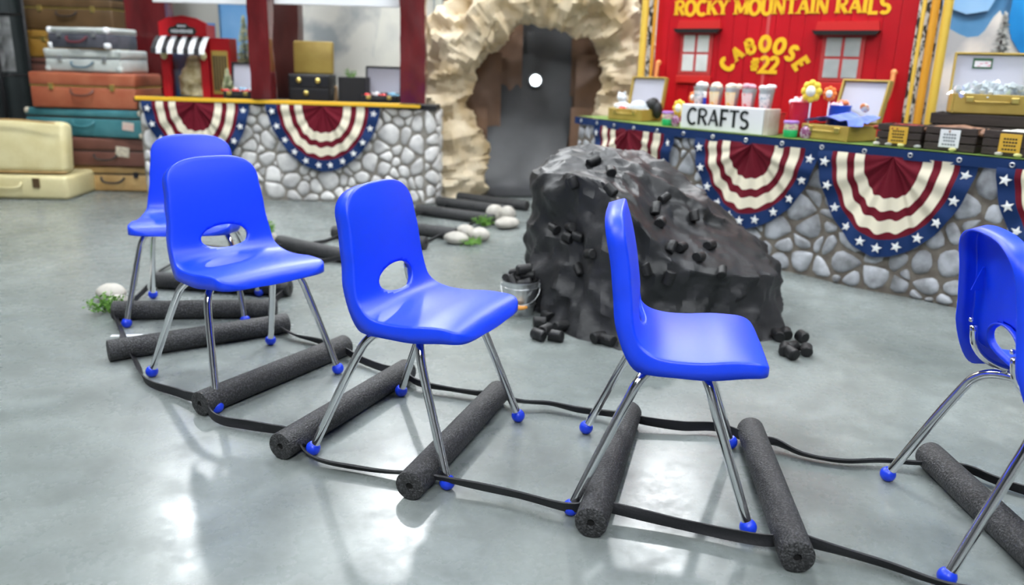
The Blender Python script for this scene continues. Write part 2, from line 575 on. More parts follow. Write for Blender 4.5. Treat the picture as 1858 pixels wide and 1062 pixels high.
def make_chair():
    t = thing('school_chair', 'x', 'chair')
    sh = mesh_obj('shell', chair_shell(), M_blue, t)
    md = sh.modifiers.new('thick', 'SOLIDIFY')
    md.thickness = 0.0035
    md.offset = 0
    # ribs on the back of the shell
    for s in (-1, 1):
        MB().prism([(0.076, 0.545), (0.100, 0.545), (0.096, 0.60), (0.092, 0.60)], s * 0.118 - 0.002, s * 0.118 + 0.002).obj('rib', M_blue, t)
        MB().tube(crom([(0.345, s * 0.105, 0.374), (0.27, s * 0.108, 0.367), (0.19, s * 0.110, 0.366), (0.135, s * 0.110, 0.385), (0.103, s * 0.110, 0.42), (0.093, s * 0.110, 0.465)], 24), 0.0085, 10).obj('support_bar', M_chrome, t, smooth=True)
        for (x, z) in ((0.090, 0.478), (0.33, 0.362)):
            MB().ball((x - 0.004, s * 0.110, z), 0.006, 10, 6).obj('rivet', M_chrome, t, smooth=True)
    r = 0.0113
    for s in (-1, 1):
        rear = [(0.003, s * 0.2195, 0.018), (0.075, s * 0.189, 0.19), (0.117, s * 0.170, 0.285), (0.133, s * 0.159, 0.318), (0.155, s * 0.138, 0.341), (0.185, s * 0.105, 0.352), (0.21, s * 0.06, 0.354), (0.215, 0, 0.354)]
        front = [(0.403, s * 0.2175, 0.018), (0.352, s * 0.193, 0.16), (0.310, s * 0.173, 0.275), (0.297, s * 0.163, 0.314), (0.285, s * 0.146, 0.340), (0.275, s * 0.115, 0.353), (0.27, s * 0.06, 0.355), (0.27, 0, 0.355)]
        for pts in (rear, front):
            lg = MB().tube(crom(pts, 44), r, 14).obj('leg', M_chrome, t, smooth=60)
            p0, p1 = Vector(pts[0]), Vector(pts[1])
            d = (p1 - p0).normalized()
            ax = Vector((0, 0, 1)).rotation_difference(d).to_matrix()
            b = MB()
            pr = [(0.0005, -0.0192)] + [(0.0195 * math.cos(a), 0.0195 * math.sin(a)) for a in [R(x) for x in range(-75, 46, 15)]] + [(0.0119, 0.0135)]
            b.lathe(pr, n=18, cap=True)
            c = Vector((pts[0][0], pts[0][1], 0.0195))
            b.v = [tuple(c + ax @ Vector(v)) for v in b.v]
            b.obj('foot_glide', M_blue_glide, lg, smooth=50)
    return t

chair_proto = make_chair()
CHAIRS = [(-1.3285, 3.3262, -1.3924, 'blue plastic school chair farthest back, half hidden behind another chair'),
          (-1.0203, 2.5779, -0.7077, 'blue plastic school chair directly in front of the farthest chair, beside the stone-front left counter'),
          (-0.4279, 2.1097, -0.4106, 'blue plastic school chair in the middle of the five, with an open round back hole'),
          (0.184, 1.8663, -0.1619, 'blue plastic school chair seen from its side in front of the black coal heap'),
          (0.943, 1.640, -0.165, 'blue plastic school chair cut by the right edge, showing its hollow back')]
for i, (x, y, a, lab) in enumerate(CHAIRS):
    c = chair_proto if i == 0 else copy_tree(chair_proto)
    c.location = (x, y, 0)
    c.rotation_euler = (0, 0, a)
    tag(c, lab, 'chair', 'blue school chairs on the track')

# ------------------------------------------------------------------ foam railway ties
TR = 0.037
def tie_mesh():
    L = 0.624
    b = MB()
    n = 28
    prof = [(0.0092, -L / 2 + 0.10), (0.0092, -L / 2), (TR - 0.004, -L / 2), (TR - 0.001, -L / 2 + 0.0015), (TR, -L / 2 + 0.005), (TR, L / 2 - 0.005), (TR - 0.001, L / 2 - 0.0015), (TR - 0.004, L / 2), (0.0092, L / 2), (0.0092, L / 2 - 0.10)]
    b.lathe(prof, n=n, cap=True)
    b.v = [(v[2], v[0], v[1]) for v in b.v]
    return b.mesh('foam', smooth=40, fix=True)
tie_me = tie_mesh()
bore_shade_me = MB().tube([(-0.306, 0, 0), (0.306, 0, 0)], 0.0095, 12).mesh('core')  # near-black plug in the bore stands for the shade inside the hole
TIES = [(-0.1685, 5.909, -0.5747, 'black foam tie nearest the tunnel mouth'), (-0.297, 5.676, -0.540, 'second black foam tie from the tunnel mouth'), (-0.40, 5.316, -0.506, 'third black foam tie from the tunnel, ending at the three pebbles'),
        (-0.62, 4.80, -0.48, 'black foam tie ending at the pebble pair with trailing moss'), (-0.779, 4.5055, -0.409, 'black foam tie lying just behind the middle chair'), (-1.04, 4.14, -0.60, 'black foam tie with a leafy sprig at its left end'),
        (-1.392, 3.965, -0.31, 'black foam tie seen through the hole of a chair back'), (-1.2885, 3.417, -0.1154, 'black foam tie under the rear of the farthest chair'), (-1.259, 3.033, 0.1477, 'black foam tie in front of the farthest chair, beside mossy pebbles'),
        (-1.1099, 2.7159, 0.6098, 'black foam tie under the second farthest chair, reaching furthest left'), (-0.741, 2.3969, 1.0498, 'black foam tie under the front legs of the second farthest chair'), (-0.4639, 2.1606, 1.154, 'black foam tie at the back legs of the middle chair'),
        (-0.1311, 1.9878, 1.2464, 'black foam tie at the front legs of the middle chair'), (0.271, 1.8559, 1.3027, 'black foam tie under the back of the side-on chair'), (0.6461, 1.756, 1.4512, 'black foam tie nearest the camera, right of the side-on chair'),
        (1.125, 1.628, 1.57, 'black foam tie under the chair at the right edge')]
for i, (x, y, a, lab) in enumerate(TIES):
    o = thing('foam_tie', lab, 'foam tube', (x, y, TR), a, 'black foam tubes laid as railway ties')
    o.rotation_euler = (R(37 * i % 360), 0, a)
    mesh_obj('tube_body', tie_me, M_foam, o)
    mesh_obj('bore_shade_plug', bore_shade_me, M_bore_shade, o)

# ------------------------------------------------------------------ strap rails
def strap(name, pts, width, label, seed):
    rnd = random.Random(seed)
    P = crom(pts, 30 * len(pts) // 3)
    b = MB()
    rings = []
    ph = rnd.random() * 6
    n = len(P)
    for i, p in enumerate(P):
        t = (P[min(i + 1, n - 1)] - P[max(i - 1, 0)]).normalized()
        s = i / 10.0
        tw = 1.15 + 0.45 * math.sin(s * 0.55 + ph) + 0.4 * noise.noise((s * 0.5, seed, 0))
        sd = t.cross(Vector((0, 0, 1))).normalized()
        up = sd.cross(t)
        w = width * (0.92 + 0.2 * noise.noise((s * 0.7, 3, seed)))
        ax = sd * math.cos(tw) + up * math.sin(tw)
        nn = t.cross(ax)
        h = max(0.0, abs(ax.z) * w / 2 - (p.z - 0.003))
        q = p + Vector((0, 0, h))
        th = 0.0022
        cur = 0.002 * math.sin(s * 1.7 + ph)
        for (a, c) in ((-1, -1), (-0.5, -1), (0, -1), (0.5, -1), (1, -1), (1, 1), (0.5, 1), (0, 1), (-0.5, 1), (-1, 1)):
            b.v.append(tuple(q + ax * (a * w / 2) + nn * (c * th + cur * (1 - a * a) * 2)))
    m = 10
    for i in range(n - 1):
        for j in range(m):
            a, c = i * m + j, i * m + (j + 1) % m
            b.f.append((a, c, c + m, a + m))
    b.f.append(tuple(range(m))[::-1])
    b.f.append(tuple((n - 1) * m + j for j in range(m)))
    o = b.obj(name, M_strap, smooth=60)
    return tag(o, label, 'strap', 'black straps laid as rails')
near = [(-1.60, 3.36, .03), (-1.565, 3.10, .02), (-1.549, 2.97, .03), (-1.436, 2.785, .012), (-1.366, 2.655, .03), (-1.261, 2.51, .016), (-1.145, 2.335, .012), (-0.99, 2.235, .018), (-0.899, 2.16, .034), (-0.832, 2.075, .02), (-0.72, 2.035, .014), (-0.621, 2.005, .022), (-0.566, 1.943, .034), (-0.50, 1.855, .02), (-0.37, 1.812, .016), (-0.254, 1.785, .022), (-0.211, 1.775, .034), (-0.168, 1.745, .034), (0.015, 1.69, .028), (0.14, 1.632, .030), (0.201, 1.638, .034), (0.245, 1.635, .03), (0.413, 1.58, .022), (0.560, 1.528, .025), (0.632, 1.526, .034), (0.669, 1.517, .028), (0.798, 1.468, .016), (0.895, 1.395, .02), (1.0, 1.37, .024), (1.12, 1.35, .034), (1.3, 1.30, .01)]
far = [(-0.985, 3.40, .034), (-1.02, 3.24, .012), (-0.97, 3.08, .034), (-0.93, 2.96, .012), (-0.885, 2.87, .034), (-0.80, 2.80, .022), (-0.70, 2.745, .02), (-0.600, 2.645, .034), (-0.522, 2.575, .022), (-0.43, 2.50, .02), (-0.350, 2.425, .034), (-0.287, 2.360, .026), (-0.18, 2.325, .022), (-0.101, 2.297, .024), (-0.045, 2.265, .034), (0.036, 2.235, .028), (0.12, 2.235, .024), (0.209, 2.198, .022), (0.29, 2.170, .026), (0.345, 2.135, .034), (0.40, 2.118, .028), (0.50, 2.105, .022), (0.60, 2.10, .024), (0.672, 2.01, .034), (0.74, 2.01, .026), (0.80, 1.962, .016), (0.892, 1.930, .015), (1.0, 1.930, .02), (1.085, 1.91, .026), (1.127, 1.895, .034), (1.20, 1.88, .028), (1.245, 1.845, .02), (1.32, 1.78, .012)]
strap('strap', near, 0.031, 'black fabric strap along the camera-side ends of the ties', 3)
strap('strap', far, 0.030, 'black fabric strap along the far ends of the nearer ties', 8)
bl = [(-1.60, 3.47, .034), (-1.70, 3.72, .012), (-1.62, 4.02, .034), (-1.44, 4.20, .012), (-1.22, 4.28, .034), (-1.10, 4.44, .012), (-0.98, 4.59, .034), (-0.90, 4.76, .012), (-0.82, 4.90, .034), (-0.74, 5.15, .012), (-0.60, 5.425, .034), (-0.56, 5.60, .012), (-0.48, 5.785, .034), (-0.43, 5.93, .015), (-0.36, 6.035, .034)]
br = [(-1.05, 3.39, .034), (-1.12, 3.60, .012), (-1.17, 3.895, .034), (-1.0, 3.98, .012), (-0.86, 4.015, .034), (-0.72, 4.2, .012), (-0.58, 4.42, .034), (-0.50, 4.55, .012), (-0.42, 4.695, .034), (-0.34, 4.95, .012), (-0.20, 5.21, .034), (-0.17, 5.38, .012), (-0.12, 5.57, .034), (-0.06, 5.70, .012), (0.02, 5.785, .034)]
strap('strap', bl, 0.024, 'black fabric strap along the left ends of the rear ties', 5)
strap('strap', br, 0.024, 'black fabric strap along the right ends of the rear ties', 6)

# ------------------------------------------------------------------ coal heap
def build_heap():
    # outlines (x, y, z) of the draped sheet, eight stations each, from the floor up, clockwise from the left
    base = [(0.10, 3.36), (0.20, 3.07), (0.40, 2.86), (0.66, 2.88), (0.92, 2.95), (1.09, 3.14), (1.10, 3.55), (0.95, 3.85), (0.60, 3.98), (0.25, 3.85), (0.10, 3.6)]
    ridge = [(.12, 3.42, .55), (.21, 3.26, .59), (.42, 3.03, .50), (.62, 2.95, .30), (.88, 3.02, .25), (1.07, 3.22, .245), (1.06, 3.5, .30), (.93, 3.80, .40), (.6, 3.92, .55), (.28, 3.80, .58), (.13, 3.6, .57)]
    rings = [[(p[0], p[1], 0) for p in base],
             [((p[0] + 2 * q[0]) / 3 - 0.01, (p[1] + 2 * q[1]) / 3, q[2] * 0.48) for p, q in zip(base, ridge)],
             ridge,
             [(.20, 3.48, .605), (.29, 3.40, .625), (.45, 3.25, .57), (.62, 3.2, .43), (.80, 3.24, .37), (.94, 3.36, .355), (.95, 3.5, .39), (.84, 3.7, .48), (.58, 3.8, .61), (.3, 3.7, .645), (.2, 3.58, .63)],
             [(.27, 3.53, .640), (.34, 3.47, .645), (.46, 3.4, .61), (.58, 3.38, .555), (.70, 3.42, .505), (.77, 3.48, .49), (.77, 3.55, .51), (.7, 3.65, .57), (.54, 3.72, .64), (.37, 3.66, .66), (.28, 3.6, .655)],
             [(0.44, 3.57, .645)] * 11]
    nu, nvv = 180, 110
    cols = []
    def closed(r, u):
        n = len(r)
        f = u * n
        i = int(f) % n
        t = f - int(f)
        a, b, c, d = [Vector(r[(i + k) % n]) for k in (-1, 0, 1, 2)]
        return 0.5 * ((2 * b) + (c - a) * t + (2 * a - 5 * b + 4 * c - d) * t * t + (3 * b - a - 3 * c + d) * t ** 3)
    b = MB()
    ctr = Vector((0.58, 3.45, 0.25))
    def fn(i, j):
        u = i / nu
        pts = [closed(r, u) for r in rings]
        v = j / (nvv - 1) * (len(rings) - 1)
        k = min(int(v), len(rings) - 2)
        t = v - k
        p = pts[k].lerp(pts[k + 1], t)
        out = (p - ctr)
        out.z *= 0.7
        out.normalize()
        fade = min(1, (nvv - 1 - j) / 12)
        low = max(0, 1 - p.z / 0.30)
        d = 0.050 * ridged((p.x, p.y, p.z * 0.8), 3.0, 1) + 0.036 * ridged((p.x + 4, p.y, p.z), 6.0, 1) * (0.7 + 0.5 * low)
        d += 0.018 * ridged((p.x, p.y + 7, p.z * 0.8), 11, 1) + 0.004 * ridged((p.x + 2, p.y + 3, p.z), 27, 1)
        d += 0.014 * low * math.sin(u * 2 * pi * 17 + 3 * noise.noise((u * 9, p.z * 3, 1)))
        p = p + out * ((d - 0.040) * fade)
        if j == 0: p.z = 0.0
        p.z = max(p.z, 0.0 if j == 0 else 0.002)
        return p
    b.grid(nu, nvv, fn, close_u=True)
    o = b.obj('coal_heap', M_plastic_sheet, smooth=22, weld=True)
    return tag(o, 'tall crumpled black plastic sheet draped as a coal heap in front of the right counter', 'heap')
heap = build_heap()

coal_meshes = []
for k in range(5):
    rnd = random.Random(40 + k)
    b = MB()
    n = 12
    r = 0.0215 + 0.003 * rnd.random()
    L = 0.052 + 0.014 * rnd.random()
    s1, s2 = 0.35 * (rnd.random() - 0.5), 0.9 * (rnd.random() - 0.5)
    prof = [(r - 0.004, -L / 2), (r, -L / 2 + 0.004), (r, L / 2 - 0.004), (r - 0.004, L / 2)]
    b.lathe(prof, n=n)
    b.v = [(z + (s1 if z < 0 else s2) * x, x * (0.92 + 0.16 * (k % 2)), y) for (x, y, z) in b.v]
    coal_meshes.append(b.mesh('coal', smooth=40))

bpy.context.view_layer.update()
deps = bpy.context.evaluated_depsgraph_get()
hb_v = [v.co.copy() for v in heap.data.vertices]
from mathutils.bvhtree import BVHTree
bvh = BVHTree.FromPolygons(hb_v, [list(p.vertices) for p in heap.data.polygons])
def coal(loc, rot, k, label, group):
    o = mesh_obj('coal_lump', coal_meshes[k % 5], M_coal, None, loc, rot)
    return tag(o, label, 'coal', group)
# lumps stuck to the heap: direction seen from the camera's side, as points to shoot from in front
ON_HEAP = [(0.31, .64, 'near the heap peak, highest of all', 0), (0.38, .60, 'just right of and below the peak lump', 1), (0.245, .565, 'high on the left shoulder', 0.5),
           (0.385, .53, 'just left of the chair top edge', 1.6), (0.60, .50, 'on the upper middle face, lying flat', 0.2), (0.56, .465, 'upright in the middle face', 1.2),
           (0.59, .40, 'lying slanted below the upright middle lump', 0.6), (0.72, .44, 'on the right slope near the fold', 1.5), (0.80, .31, 'in the fold at the right slope', 0.3),
           (0.175, .37, 'on the left face, leftmost of its cluster', 1.4), (0.245, .38, 'top of the left face cluster', 1.4), (0.235, .335, 'bottom of the left face cluster', 1.5), (0.275, .345, 'right end of the left face cluster', 1.7),
           (0.33, .27, 'low beside the chair back on the left face', 1.5), (0.285, .20, 'lowest on the left face', 0.9), (0.455, .36, 'right behind the chair back edge', 1.3),
           (0.455, .19, 'low in front, behind the chair seat corner', 1.3), (0.56, .215, 'tilted above the chair seat', 0.7), (0.64, .185, 'upright above the middle of the chair seat', 1.2),
           (0.635, .31, 'on the ledge with pale creases', 0.9), (0.68, .30, 'right on the ledge with pale creases', 0.4), (0.76, .26, 'on the lower right ridge', 0.2), (0.86, .20, 'low at the right end', 0.8)]
for k, (tx, tz, where, ang) in enumerate(ON_HEAP):
    o0 = Vector((tx * 0.75, 2.4, 1.0 + (tz - 1.0) * 0.73))
    d = (Vector((tx, 3.2, tz)) - Vector((0, 0, 1))).normalized()
    hit, nr, idx, dist = bvh.ray_cast(Vector((0, 0, 1)) + d * 1.5, d)
    if hit is None:
        continue
    if nr.dot(d) > 0: nr = -nr
    q = Vector((0, 0, 1)).rotation_difference(nr) @ Euler((0, 0, ang + 0.6)).to_quaternion()
    coal(hit + nr * 0.015, q.to_euler(), k, 'black foam coal lump ' + where, 'coal lumps on the heap').scale = (0.88, 0.88, 0.88)
FLOOR_COAL = [(0.189, 3.167, 'behind the scattered coal by the bucket'), (0.150, 3.13, 'nearest the bucket on the floor'), (0.115, 3.04, 'leftmost in the middle row by the bucket'), (0.199, 2.995, 'in the centre of the scatter by the bucket'), (0.275, 3.065, 'lying alone right of the bucket scatter'),
              (0.105, 2.885, 'front left of the bucket scatter'), (0.171, 2.875, 'front right of the bucket scatter'), (0.135, 2.945, 'leaning in the middle of the bucket scatter'), (0.335, 2.875, 'tucked at the heap foot behind the chair'), (0.365, 2.845, 'at the heap foot touching the chair outline'),
              (1.045, 2.965, 'right of the heap, leftmost at the back'), (1.085, 2.985, 'right of the heap, topmost'), (1.135, 2.955, 'right of the heap, rear right'), (1.02, 2.80, 'right of the chair seat, front left'), (1.055, 2.825, 'right of the chair seat, middle'), (1.10, 2.80, 'right of the chair seat, farthest right'), (1.03, 2.755, 'right of the chair seat, nearest')]
rc = random.Random(9)
for k, (x, y, where) in enumerate(FLOOR_COAL):
    coal((x, y, 0.0225), (rc.random() * 6, 0, rc.random() * 6), k, 'black foam coal lump ' + where, 'coal lumps on the floor')

# bucket
bk = thing('bucket', 'galvanised metal bucket filled with black coal beside the heap', 'bucket', (0.035, 3.235, 0))
prof = [(0.055, 0.0), (0.058, 0.004), (0.062, 0.03), (0.0635, 0.034), (0.065, 0.038), (0.077, 0.135), (0.079, 0.139), (0.0805, 0.143), (0.0795, 0.147), (0.077, 0.145), (0.0755, 0.139), (0.057, 0.012), (0.001, 0.010)]
MB().lathe(prof, n=40).obj('body', M_galv, bk, smooth=40, fix=True)
for z, r in ((0.045, 0.0672), (0.118, 0.0758)):
    MB().lathe([(r, z - 0.003), (r + 0.0022, z), (r, z + 0.003), (r - 0.003, z)], n=40, cap=False).obj('rib', M_galv, bk, smooth=True)
MB().tube([(0.081 * math.cos(a), -0.03 - 0.055 * math.sin(a), 0.125 - 0.07 * math.sin(a)) for a in [pi * i / 24 for i in range(25)]], 0.002, 8).obj('bail_handle', M_galv, bk, smooth=True)
MB().tube([(-0.03, -0.0855, 0.050), (-0.015, -0.088, 0.048), (0.0, -0.089, 0.047), (0.015, -0.088, 0.048), (0.03, -0.0855, 0.050)], [0.006, 0.0085, 0.0095, 0.0085, 0.006], 12).obj('wooden_grip', mat('orange wood', (0.75, 0.33, 0.06), rough=0.45), bk, smooth=True)
for s in (-1, 1):
    MB().rbox((s * 0.079, 0, 0.125), (0.008, 0.02, 0.018), 0.002).obj('ear', M_galv, bk)
BC = [(-0.03, -0.03), (0.02, -0.035), (0.045, 0.01), (-0.045, 0.015), (0.0, 0.04), (0.0, 0.0), (0.03, -0.005), (-0.02, 0.01), (0.012, -0.012)]
WH = ['at the front left of the bucket', 'at the front right of the bucket', 'at the right rim of the bucket', 'at the left rim of the bucket', 'at the back of the bucket', 'in the middle of the bucket', 'second layer right in the bucket', 'second layer left in the bucket', 'topmost in the bucket']
for k, (x, y) in enumerate(BC):
    z = 0.138 if k < 5 else (0.15 if k == 5 else 0.168 if k < 8 else 0.192)
    coal((0.035 + x, 3.235 + y, z), (rc.random() * 3, rc.random() * 0.8, rc.random() * 6), k, 'black foam coal lump ' + WH[k], 'coal lumps in the bucket')

# pebbles and moss along the rear track
def pebble_mesh(seed, sx, sy, sz):
    b = MB().ball((0, 0, 0), 1.0, 16, 10)
    b.v = [(x * sx * (1 + 0.14 * noise.noise((x + seed, y, z))), y * sy * (1 + 0.14 * noise.noise((x, y + seed, z))), z * sz * (1 + 0.1 * noise.noise((x, y, z + seed)))) for (x, y, z) in b.v]
    return b.mesh('pebble', smooth=True)
PEB = [(-0.335, 4.56, 0.035, .075, .055, .037, 'large pale pebble in front at the mossy pebble pair'), (-0.205, 4.66, 0.038, .065, .055, .042, 'pale pebble right of the mossy pair'), (-0.29, 4.70, 0.045, .06, .05, .045, 'pale pebble behind the mossy pair, touching the tie'),
       (-0.045, 5.08, 0.035, .10, .07, .036, 'flat pale pebble nearest in the trio by the coal heap'), (-0.13, 5.24, 0.062, .075, .06, .064, 'round pale pebble at the tie end in the trio'), (-0.045, 5.22, 0.07, .075, .055, .05, 'pale pebble on the right rear of the trio'),
       (-1.385, 4.42, 0.035, .055, .045, .037, 'pale pebble under the leafy sprig at the tie end'), (-1.70, 3.24, 0.035, .085, .06, .036, 'pale pebble beside the far left tie end'), (-1.62, 3.14, 0.028, .05, .04, .028, 'small pebble hidden by moss at far left tie end')]
for k, (x, y, z, sx, sy, sz, lab) in enumerate(PEB):
    tag(mesh_obj('pebble', pebble_mesh(k * 3.3, sx, sy, sz), M_pebble, None, (x, y, z), (0, 0, 0.3 * k)), lab, 'pebble', 'pale pebbles along the track')
def sprig(loc, n, spread, h, label, seed, tall=False):
    rnd = random.Random(seed)
    t = thing('moss_sprig', label, 'plant', loc, 0, 'green sprigs beside the track')
    st, lv = MB(), MB()
    for k in range(n):
        a = rnd.random() * 2 * pi
        rr_ = spread * math.sqrt(rnd.random())
        top = Vector((rr_ * math.cos(a), rr_ * math.sin(a), h * (0.35 + 0.65 * rnd.random())))
        root = top * 0.25
        root.z = 0.004
        st.tube([root, root.lerp(top, 0.6) + Vector((0, 0, h * 0.1)), top], 0.0014, 5)
        for _ in range(7):
            c = root.lerp(top, 0.35 + 0.65 * rnd.random()) + Vector((rnd.gauss(0, .007), rnd.gauss(0, .007), rnd.gauss(0, .005)))
            c.z = max(c.z, 0.006)
            d = Vector((rnd.gauss(0, 1), rnd.gauss(0, 1), rnd.gauss(0.3, .7))).normalized() * (0.012 + 0.008 * rnd.random())
            s = d.orthogonal().normalized() * 0.005
            lv.add([c, c + d * 0.5 + s, c + d, c + d * 0.5 - s, c + d * 0.5 + d.cross(s).normalized() * 0.003], [(0, 1, 4), (1, 2, 4), (2, 3, 4), (3, 0, 4)])
    st.obj('stems', M_moss, t, smooth=True)
    tag(lv.obj('leaflets', M_moss, t), kind='stuff')
    return t
sprig((-1.37, 4.36, 0.05), 16, 0.05, 0.11, 'upright green leafy sprig on the pebble at a tie end', 1)
sprig((-1.63, 3.07, 0.0), 30, 0.085, 0.075, 'green moss tuft in front of the far left tie end', 2)
sprig((-0.24, 4.53, 0.0), 26, 0.08, 0.045, 'green moss trailing in front of the pebble pair', 3)
sprig((-0.20, 5.11, 0.0), 24, 0.07, 0.07, 'yellow-green moss left of the pebble trio', 4)

tag(MB().box((0, 0, 0.0006), (0.11, 0.022, 0.0012)).obj('tape_strip', M_white, loc=(-1.43, 2.80, 0), rot=(0, 0, 0.15)), 'short white tape strip stuck on the floor by the far left ties', 'tape')

# ------------------------------------------------------------------ counters with stone fronts
def voronoi(W, H, n, seed, smin=0.6):
    """irregular cells over a W x H sheet: polygons (x, z)"""
    rnd = random.Random(seed)
    pts = []
    rad = math.sqrt(W * H / n)
    tries = 0
    while len(pts) < n and tries < 20000:
        tries += 1
        r = rad * (0.38 + 0.72 * rnd.random())
        p = (rnd.uniform(0, W), rnd.uniform(0, H), r)
        if all((p[0] - q[0]) ** 2 + (p[1] - q[1]) ** 2 > (0.52 * (p[2] + q[2])) ** 2 for q in pts):
            pts.append(p)
    cells = []
    for i, p in enumerate(pts):
        poly = [(0, 0), (W, 0), (W, H), (0, H)]
        for j, q in enumerate(pts):
            if i == j: continue
            dx, dz = q[0] - p[0], q[1] - p[1]
            d2 = dx * dx + dz * dz
            if d2 > 16 * rad * rad: continue
            # power distance: larger seeds take more room
            k = (d2 + 0.8 * (p[2] ** 2 - q[2] ** 2)) / 2
            out = []
            m = len(poly)
            for a in range(m):
                A, B = poly[a], poly[(a + 1) % m]
                sa = (A[0] - p[0]) * dx + (A[1] - p[1]) * dz - k
                sb = (B[0] - p[0]) * dx + (B[1] - p[1]) * dz - k
                if sa <= 0: out.append(A)
                if (sa < 0 < sb) or (sb < 0 < sa):
                    t = sa / (sa - sb)
                    out.append((A[0] + (B[0] - A[0]) * t, A[1] + (B[1] - A[1]) * t))
            poly = out
            if len(poly) < 3: break
        if len(poly) >= 3:
            cells.append(poly)
    return cells

def stone_mesh(poly, pos, gap, bulge, seed):
    """rounded bulging stone from a cell; pos(s, z, out) gives the place on the front"""
    cx = sum(p[0] for p in poly) / len(poly)
    cz = sum(p[1] for p in poly) / len(poly)
    size = min(math.hypot(p[0] - cx, p[1] - cz) for p in poly)
    if size < gap * 1.2: return None
    P = []
    for p in poly:
        d = math.hypot(p[0] - cx, p[1] - cz)
        k = max(0.3, (d - gap) / d)
        P.append((cx + (p[0] - cx) * k, cz + (p[1] - cz) * k))
    # mean radius pulls the corners in: river stones are round
    rm_ = sum(math.hypot(p[0] - cx, p[1] - cz) for p in P) / len(P)
    P = [(lambda d, p: (cx + (p[0] - cx) * (0.30 + 0.70 * rm_ / d if d > rm_ else 1.0), cz + (p[1] - cz) * (0.30 + 0.70 * rm_ / d if d > rm_ else 1.0)))(math.hypot(p[0] - cx, p[1] - cz), p) for p in P]
    for _ in range(2):
        Q = []
        for a in range(len(P)):
            A, B = P[a], P[(a + 1) % len(P)]
            Q += [(A[0] * .75 + B[0] * .25, A[1] * .75 + B[1] * .25), (A[0] * .25 + B[0] * .75, A[1] * .25 + B[1] * .75)]
        P = Q
    n = len(P)
    # resample to 14 points
    idx = [int(k * n / 14) for k in range(14)] if n > 14 else list(range(n))
    P = [P[i] for i in idx]
    n = len(P)
    b = MB()
    for f, o in ((1.0, 0.0), (0.96, bulge * 0.45), (0.78, bulge * 0.85), (0.42, bulge)):
        for p in P:
            b.v.append(tuple(pos(cx + (p[0] - cx) * f, cz + (p[1] - cz) * f, o)))
    b.v.append(tuple(pos(cx, cz, bulge * 1.03)))
    for r in range(3):
        for j in range(n):
            a, c = r * n + j, r * n + (j + 1) % n
            b.f.append((a, c, c + n, a + n))
    e = 3 * n
    for j in range(n):
        b.f.append((e + j, e + (j + 1) % n, 4 * n))
    return b

def stone_front(parent, W, H, n, seed, pos, m, m_mortar, gap=0.011, bulge=0.016, nseg=24):
    back = MB()
    back.grid(nseg + 1, 2, lambda i, j: pos(W * i / nseg, H * j, 0.0))
    k = len(back.v)
    back.grid(nseg + 1, 2, lambda i, j: pos(W * i / nseg, H * j, -0.02))
    back.obj('stone_print_backing', m_mortar, parent, smooth=True)
    for i, cell in enumerate(voronoi(W, H, n, seed)):
        b = stone_mesh(cell, pos, gap, bulge, i)
        if b is None: continue
        b.obj('stone', m, parent, smooth=True)

def star_poly(cx, cz, r, rot):
    return [(cx + (r if k % 2 == 0 else r * 0.42) * math.cos(rot + pi / 2 + k * pi / 5), cz + (r if k % 2 == 0 else r * 0.42) * math.sin(rot + pi / 2 + k * pi / 5)) for k in range(10)]

